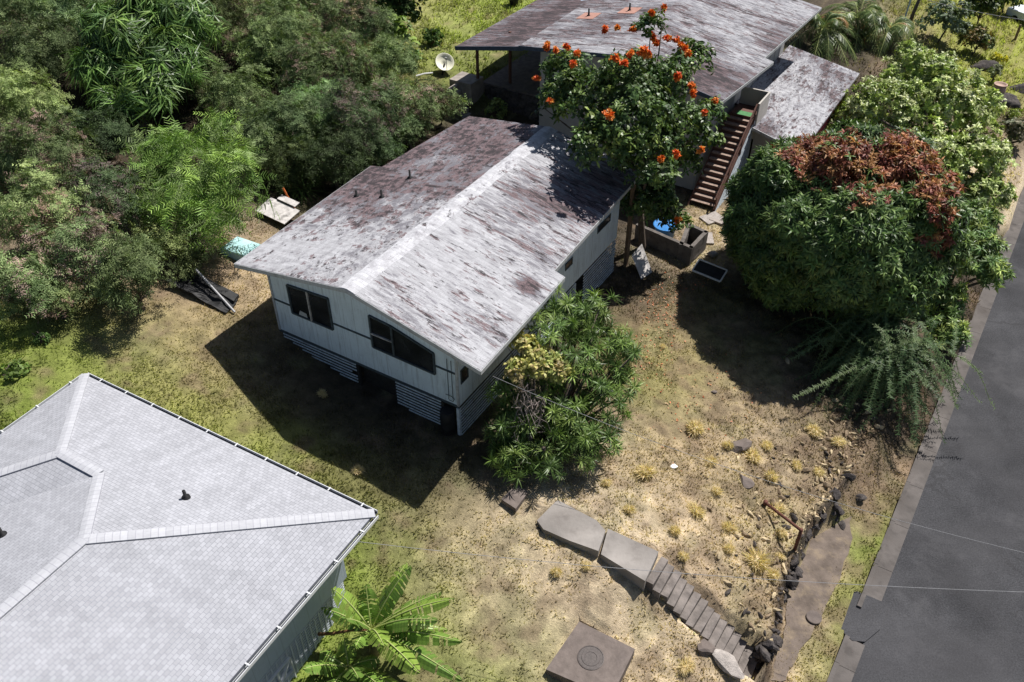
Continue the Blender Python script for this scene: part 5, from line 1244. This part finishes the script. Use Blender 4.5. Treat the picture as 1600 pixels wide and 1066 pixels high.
MAT['ribgreen'] = mottled('pale_leaf_rib', (.42, .46, .17), .1, 6, .5, .4)
S1, S2 = atd(580, 985, bd - 1.2) - bb, atd(545, 1045, bd - 1.0) - bb
for i, (s_, x, y, dz_, w_, ar) in enumerate([(S1,636,880,.2,.26,.5),(S1,642,884,-.5,.3,.4),(S1,690,926,-.4,.28,.35),(S1,710,936,-1.0,.28,.4),(S1,684,970,-1.4,.32,.5),(S1,722,1003,-.9,.26,.3),(S1,655,1052,-1.9,.34,.4),(S1,722,1064,-1.6,.28,.3),
   (S1,572,915,-.6,.32,.55),(S1,520,920,-.9,.36,.5),(S1,540,968,-1.7,.3,.4),(S2,474,1046,-1.2,.3,.55),(S2,538,1000,.2,.3,.5),(S2,510,1090,-1.5,.3,.5),(S2,600,1078,-1.4,.36,.5),(S2,640,1085,-1.2,.28,.4),(S1,505,950,.5,.26,.3),(S1,625,905,.8,.26,.5),(S1,600,1010,-1.8,.34,.7),(S1,660,1000,-.4,.3,.7),(S1,556,1010,-1.4,.3,.6),(S1,700,985,.2,.26,.5),(S2,560,1060,-1.8,.34,.6),(S2,500,1020,.3,.28,.5),(S1,600,930,.9,.3,.5),(S1,560,940,.6,.3,.6),(S2,590,1030,.2,.3,.6)]):
    banana_leaf(s_, atd(x, y, bd - 1.2 + dz_) - bb, w_ * 1.02, 40 + i, ar)
for s_ in (S1, S2): MB().tube([(s_[0] * .9, s_[1] * .9, -.4), (s_[0] * .95, s_[1] * .95, s_[2] * .5), tuple(s_)], [.17, .14, .07], 10).build('stem', mottled('banana_stem', (.22, .2, .09), .35, 5), bn, True)
q0 = atd(520, 990, bd - .8) - bb; MB().tube([S1, (S1 + q0) / 2 + np.array([0, 0, .1]), q0, q0 + np.array([-.5, .1, -.2])], [.05, .045, .05, .06], 6).build('dead_stalk', mottled('dead_banana_stalk', (.20, .11, .05), .4, 7), bn, True)
# palm clump behind the lower roof
def palm(px, py, label, n, Lf, seed):
    g = np.random.default_rng(seed); b = ground_pix(px, py + 35); c = atd(px, py, depth(b)) - b; t = thing('palm', b, 0, label, 'palm')
    Vs, Fs, Cs = [], [], []; st_ = MB(); k = 0
    for i in range(n):
        th = 2.399 * i + g.normal(0, .2); el = g.uniform(.15, 1.2); L_ = Lf * g.uniform(.75, 1.1); pts = []
        for j in range(15):
            s_ = j / 14; r_ = L_ * s_ * math.cos(el) ; z_ = L_ * (s_ * math.sin(el) - (.55 + .3 * math.cos(el)) * s_ * s_); pts.append(c + np.array([math.cos(th) * r_, math.sin(th) * r_, z_]))
        st_.tube(pts, list(np.linspace(.04, .008, 15)), 4, False); dead = i % 9 == 4
        col = np.array((.30, .15, .05)) if dead else np.array([(.10,.15,.04),(.14,.19,.05),(.075,.12,.03)][i % 3])
        for j in range(2, 14):
            d = norm(pts[j + 1] - pts[j] if j < 14 else pts[j] - pts[j - 1]); 
            for q in range(2):
                p = pts[j] + (pts[min(j + 1, 14)] - pts[j]) * q / 2.
                for sg in (-1, 1):
                    sd = norm(np.cross(d, (0, 0, 1.)) * sg + d * .7 + np.array([0, 0, -.25]) + g.normal(0, .08, 3)); l_ = Lf * .24 * math.sin(math.pi * min(.97, (j + 1) / 15.)) ** .6; w_ = d * .03
                    Vs += [p - w_, p + w_, p + sd * l_ * .6 + w_ - np.array([0, 0, .02]), p + sd * l_ * .6 - w_ - np.array([0, 0, .02]), p + sd * l_ - np.array([0, 0, l_ * .25])]
                    Cs += [col * g.uniform(.8, 1.2)] * 5; Fs += [(k, k + 1, k + 2, k + 3), (k + 3, k + 2, k + 4, k + 4)]; k += 5
    Fs = np.array(Fs); q4 = Fs[Fs[:, 2] != Fs[:, 3]]; q3 = Fs[Fs[:, 2] == Fs[:, 3]][:, :3]
    mesh_np('crown', np.array(Vs), [q4, q3], MAT['leaf_shiny'], t, np.array(Cs)); st_.build('frond_ribs', MAT['ribgreen'], t)
    MB().tube([(0, 0, -.3), tuple(c * .5 + np.array([.1, 0, 0])), tuple(c)], [.16, .12, .1], 8).build('trunk', MAT['bark'], t, True)
palm(1340, 30, 'dark palm with arching fronds behind the lower roof', 30, 4.3, 1)
palm(1285, 45, 'shaded palm touching the corner of the weathered rear roof', 26, 3.9, 2)
palm(1390, 45, 'smaller palm beside the pale blue pipe', 24, 3.4, 3)
SG = [(.17,.22,.14),(.12,.16,.09),(.22,.26,.18)]
shrub(1478, 30, 42, 'silvery green shrub at the top edge beside the pale blue pipe', SG, 'broad', 'shrub', 1, .9, 60, .9, 'leaf')
shrub(1527, 62, 30, 'shrub with orange tinged leaves on the edge of the far lawn', [(.15,.16,.05),(.22,.15,.05),(.1,.13,.04)], 'broad', 'shrub', .9, .8, 90, .9, 'leaf')
shrub(1420, 85, 26, 'straggly grey green plant by the path behind the light green tree', [(.16,.16,.1),(.1,.12,.06)], 'cane', 'plant', .5, .6, 50, .8)
shrub(1588, 205, 30, 'pale grey green bush at the frame edge above the street', [(.19,.21,.13),(.13,.16,.08),(.22,.2,.13)], 'broad', 'bush', .9, .8, 80, .8, 'leaf')
shrub(1560, 240, 20, 'low brownish green plant beside the street at the frame edge', [(.14,.13,.07),(.1,.12,.05)], 'broad', 'plant', .7, .7, 90, .7, 'leaf')
shrub(1540, 5, 34, 'dark leafy tree at the top edge by the white vehicle', [(.05,.08,.02),(.08,.11,.03)], 'broad', 'tree', 1.1, 1.2, 70, 1, 'leaf', 'tree')
shrub(1575, -5, 26, 'dark bush at the top edge behind the white vehicle', [(.05,.08,.02)], 'broad', 'bush', 1, 1, 80, .9, 'leaf')
shrub(1585, 178, 13, 'small bright yellow green plant at the frame edge', [(.25,.32,.05)], 'broad', 'plant', .6, .8, 130, .8, 'leaf')
shrub(1562, 92, 13, 'small bright yellow plant on the far lawn', [(.55,.48,.03),(.4,.4,.05)], 'broad', 'plant', .7, .9, 120, .8, 'leaf')
shrub(1556, 112, 15, 'pale leaved plant standing above the clay pot', [(.3,.32,.18),(.18,.22,.09)], 'broad', 'plant', .7, 1.1, 80, .9, 'leaf')
p = ground_pix(1557, 150); po = thing('clay_pot', p, 0, 'large pink clay pot with a wide rim in the far garden', 'pot')
MB().lathe([(.26, -.05), (.40, .2), (.46, .48), (.40, .74), (.36, .80), (.33, .80), (.36, .7), (.0, .62)], 20).build('body', MAT['terracotta'], po, True)
MB().lathe([(.36, .79), (.44, .81), (.44, .87), (.37, .87), (.35, .8)], 20).build('rim', MAT['terracotta'], po, True)
for x, y, r, lb in ((1541, 108, .8, 'dark grey boulder on the far lawn left of the clay pot'), (1572, 160, .85, 'dark boulder in front of the clay pot'), (1590, 140, .8, 'dark rock pile right of the clay pot')):
    p = ground_pix(x, y); V, Fs = rock_mesh(r, int(x), .6, 10); mb = MB(); mb.add(V, Fs); o = put('boulder', MAT['rock'], mb, None, lb, 'boulder', None, True); o.location = p
p = ground_pix(1409, 42); o = put('blue_pipe', MAT['bluepole'], MB().tube([(0, 0, -.2), (.12, 0, 2.6)], .06, 8), None, 'pale blue upright pipe beside a brown trunk near the palms', 'pipe'); o.location = p
p = ground_pix(1418, 45); o = put('bare_trunk', MAT['bark'], MB().tube([(0, 0, -.2), (.1, 0, 1.2), (.35, 0, 3.0)], [.17, .14, .12], 8), None, 'bare brown leaning trunk right of the pale blue pipe', 'tree trunk', None, True); o.location = p
p = ground_pix(1586, 62); o = put('wooden_stake', MAT['post'], MB().box(-.07, .07, -.06, .06, -.2, 1.15), None, 'wooden stake on the far lawn below the white vehicle', 'stake'); o.location = p
# white pickup at the frame edge
p = ground_pix(1618, 44); ca = thing('pickup_truck', p, math.radians(-62), 'white pickup truck parked at the edge of the far lawn', 'truck')
MB().prism([(-2.4,-.85,.5),(2.35,-.85,.5),(2.4,-.85,.85),(1.0,-.85,1.0),(.55,-.85,1.05),(-2.4,-.85,1.05)], (0, 1.7, 0)).build('body', MAT['car'], ca)
MB().prism([(-.9,-.78,1.05),(1.0,-.78,1.0),(.45,-.7,1.62),(-.75,-.7,1.65)], (0, 1.5, 0)).build('cab', MAT['car'], ca)
for y0 in (-.80, .735): MB().prism([(-.7, y0, 1.1), (.75, y0, 1.08), (.36, y0, 1.52), (-.62, y0, 1.54)], (0, .03, 0)).build('window', MAT['glass'], ca)
MB().prism([(.98,-.68,1.04),(.98,.64,1.04),(.5,.60,1.58),(.5,-.62,1.58)], (.02, 0, .01)).build('windscreen', MAT['glass'], ca)
for x_ in (-1.5, 1.5):
    for y_ in (-.86, .62):
        mb = MB().lathe([(.2, -.0), (.33, .0), (.36, .05), (.36, .19), (.33, .24), (.2, .24)], 18); mb.V = [(v[0] + x_, y_ + v[2], v[1] + .36) for v in mb.V]; w_ = mb.build('wheel', MAT['tyre'], ca)
        mb = MB().lathe([(.19, -.012), (.19, .25), (0, .25)], 12); mb.V = [(v[0] + x_, y_ + v[2], v[1] + .36) for v in mb.V]; mb.build('rim', MAT['metal'], w_)
for y_ in (-.7, .5): box_part('headlight', MAT['white'], ca, 2.38, 2.42, y_, y_ + .2, .68, .82)
# bin on the back lawn
p = ground_pix(803, 8); bn2 = thing('bin', p, 0, 'dark bin standing on the back lawn at the top edge', 'bin')
MB().lathe([(.3, 0), (.38, .9), (.36, .9), (.28, .1)], 14).build('body', MAT['black'], bn2, True); MB().lathe([(.4, .9), (.4, .96), (0, 1.0)], 14).build('lid', MAT['black'], bn2, True)

# ------------------------------------------------------------------ weeds, tufts, petals, grass
def tuft(r, seed):
    g = np.random.default_rng(seed); n = 420; d = norm(g.normal(0, 1, (n, 3)) * np.array([1, 1, .6]) + np.array([0, 0, .45])); d[:, 2] = np.abs(d[:, 2]); P = d * r * g.uniform(.3, .8, (n, 1)); e = P + d * r * g.uniform(.25, .6, (n, 1)) + g.normal(0, r * .14, (n, 3))
    w = np.cross(d, g.normal(0, 1, (n, 3))); w = norm(w) * r * .045; V = np.stack([P - w, P + w, e], 1).reshape(-1, 3); RV, RF = rock_mesh(.49, seed, .8); RV = RV / .49 * r * .62; m_ = np.array(RF)[:]; return np.concatenate([V, RV[m_.ravel()]]), np.arange((n + len(m_)) * 3).reshape(-1, 3), g
TUFTS = [(1035,543,7),(1086,672,11),(1008,740,12),(1137,699,10),(1110,723,8),(1086,800,11),(1055,832,10),(1182,879,14),(1072,1043,10),(947,757,9),(916,887,9),(1138,827,8),(560,737,9),(1120,770,9),(1175,715,9),(1205,748,10),(1240,690,10),(1265,672,12),(1290,690,9),
 (1215,800,9),(1160,850,10),(1128,865,8),(1100,905,9),(1205,910,10),(1190,950,9),(1225,865,8),(1140,935,8),(1060,870,8),(1030,820,7),(985,800,8),(1180,820,9),(1255,735,9),(1230,715,8),(1195,690,8),(1270,755,8),(1285,735,8),(1165,775,8),(1210,835,9),(1010,1040,7),(870,900,7),
 (690,890,6),(1320,700,9),(470,640,8),(500,610,7),(420,655,6),(1040,930,7),(960,745,7),(1095,745,8),(1145,735,8),(1050,770,7)]
tmeshes = []
for i in range(6):
    V, Fq, g = tuft(1.0, 400 + i); c = np.repeat(np.array([(.82,.66,.42),(.76,.60,.38),(.66,.56,.33)])[g.integers(0, 3, len(Fq))] * g.uniform(.7, 1.2, (len(Fq), 1)), 3, 0)
    tmeshes.append((V, Fq, c))
first = [None] * 6
for i, (x, y, r) in enumerate(TUFTS[:16] + TUFTS[17:46:2]):
    p = ground_pix(x + (i * 37 % 23) - 11 if i > 15 else x, y + (i * 53 % 19) - 9 if i > 15 else y); R_ = r * depth(p) / F * (.75 + (i * 7 % 10) * .05); k = i % 6
    if first[k] is None:
        o = mesh_np('weed_clump', *tmeshes[k][:2], MAT['straw'], None, tmeshes[k][2]); first[k] = o
    else:
        o = first[k].copy(); COL.objects.link(o)
    o.location = p + np.array([0, 0, .05]); o.scale = (R_ * (1.1 + .3 * (i % 3)), R_ * 1.2, R_ * (.95 + .12 * (i % 4))); o.rotation_euler = (0, 0, i * 1.7); tag(o, 'dry straw coloured weed clump on the sunburnt ground', 'weed clump', 'dry weed clumps')
# clods and small stones over the eroded bank
n = 760; v_ = rng.uniform(-1.0, 13, n); u_ = wall_u(v_) - np.abs(rng.normal(0, 1.5, n)) + .15; z_ = ground_uv(u_, v_); RV, RF = rock_mesh(.3, 5, .7); RF = np.array(RF); kk = rng.random(n)
sz = rng.gamma(2.0, .03, n).clip(.03, .17) / .3; th = rng.uniform(0, 6.28, n); ct, st2 = np.cos(th), np.sin(th); W3 = np.stack([OX + u_ * CY - v_ * SY, OY + u_ * SY + v_ * CY, z_], 1)
Vv = np.stack([RV[None, :, 0] * ct[:, None] - RV[None, :, 1] * st2[:, None], RV[None, :, 0] * st2[:, None] + RV[None, :, 1] * ct[:, None], np.broadcast_to(RV[None, :, 2], (n, len(RV)))], -1) * sz[:, None, None] + W3[:, None]
cc_ = np.where((kk < .2)[:, None], np.array([[.075, .065, .06]]), np.where((kk < .5)[:, None], np.array([[.28, .21, .14]]), np.array([[.55, .44, .28]]))) * rng.uniform(.7, 1.3, (n, 1))
tag(mesh_np('rubble', Vv.reshape(-1, 3), (RF[None] + (np.arange(n) * len(RV))[:, None, None]).reshape(-1, 3), MAT['rocks_col'], None, np.repeat(cc_, len(RV), 0)), 'clods and small stones over the eroded bank above the pavement', 'rubble', None, 'stuff')
# fallen petals
n = 420; ok_p = []
for cx, cy, sx, sy, m in ((1035,480,32,45,190),(1020,560,40,50,110),(1080,640,70,60,70),(1090,440,20,16,25),(1130,600,50,40,25)):
    for _ in range(m):
        ok_p.append(ground_pix(cx + random.gauss(0, sx * .6), cy + random.gauss(0, sy * .6)))
P = np.array(ok_p); P[:, 2] += .05
V, Fq, C = scatter([leaf(.10, .075, .2, 1, prof=[.8, .6])], P, np.tile([0, 0, 1.], (len(P), 1)), rng.uniform(.4, 1.0, len(P)), pal(len(P), [(.55,.16,.07),(.55,.25,.13),(.45,.3,.17)]), .2, .3)
tag(mesh_np('fallen_petals', V, Fq, MAT['petal'], None, C), 'orange petals scattered over the brown lawn', 'petals', None, 'stuff')
# grass blades, dry and green, over all the open ground
def grass_field(n, u0, u1, v0, v1, h, w):
    u = rng.uniform(u0, u1, n); v = rng.uniform(v0, v1, n)
    m = ~((u > -.1) & (u < W + .05) & (v > -.05) & (v < L)); m &= u < kerb_u(v) + .10 * np.sin(v * 5.1) * np.sin(v * 1.7)
    Wd = H(0, 0)[:2] + np.stack([u * CY - v * SY, u * SY + v * CY], 1)
    a, b = (Wd[:, 0] - NX0), (Wd[:, 1] - NY0); nu_, nv2 = a * math.cos(NY) + b * math.sin(NY), -a * math.sin(NY) + b * math.cos(NY)
    m &= ~((nu_ < -.8) & (nv2 < -.8) & (nu_ > -LW))
    u, v, Wd = u[m], v[m], Wd[m]; z = ground_uv(u, v); n = len(u)
    d_ = Wd[:, 1] * CP - (z - CZ) * SP; x = 800 + F * Wd[:, 0] / d_; y = 533 - F * (Wd[:, 1] * SP + (z - CZ) * CP) / d_
    k = (x > -260) & (x < 1860) & (y > -60) & (y < 1330)
    for poly in (((839,813),(871,781),(932,813),(950,826),(1029,862),(1196,1034),(1162,1064),(1008,908),(935,862)), ((853,1046),(905,971),(992,1014),(955,1090)), ((1256,884),(1268,842),(1292,826),(1318,826),(1318,856),(1298,905),(1282,945),(1256,985),(1236,1020),(1232,1000),(1238,950),(1246,918))):
        k &= ~inpoly(x, y, np.array(poly, float))
    dens = .55 + 2.0 * fbm(u, v, 4, 1.7) + 2.4 * fbm(u + 60, v + 3, 3, .45); k &= rng.random(n) < dens.clip(.06, 1)
    u, v, Wd, z = u[k], v[k], Wd[k], z[k]; n = len(u)
    c = ground_col(u, v); dry = (c[:, 0] > c[:, 1] * 1.1)
    c = c * rng.uniform(.75, 1.35, (n, 1)); c[dry] *= rng.uniform(.8, 1.35, (int(dry.sum()), 1))
    th = rng.uniform(0, 6.28, n); lean = rng.uniform(.2, 1.3, n); hh = h * rng.uniform(.5, 1.5, n) * np.where(dry, .8, 1.1)
    B = np.c_[Wd, z]; wd = np.c_[np.sin(th), -np.cos(th), np.zeros(n)] * w; tip = B + np.c_[np.cos(th) * lean * hh, np.sin(th) * lean * hh, hh]
    return np.stack([B - wd, B + wd, tip], 1).reshape(-1, 3), np.repeat(c, 3, 0)
parts = [grass_field(330000, -14, 25, -14, 24, .085, .024), grass_field(60000, -22, 0, 24, 60, .2, .045), grass_field(40000, 10, 25, 24, 75, .2, .045), grass_field(40000, -30, -9, -6, 24, .2, .035)]
V = np.concatenate([a for a, _ in parts]); C = np.concatenate([c for _, c in parts]).clip(.01, .9)
tag(mesh_np('grass', V, np.arange(len(V)).reshape(-1, 3), MAT['grass'], None, C), 'short dry and green grass over the open ground', 'grass', None, 'stuff')
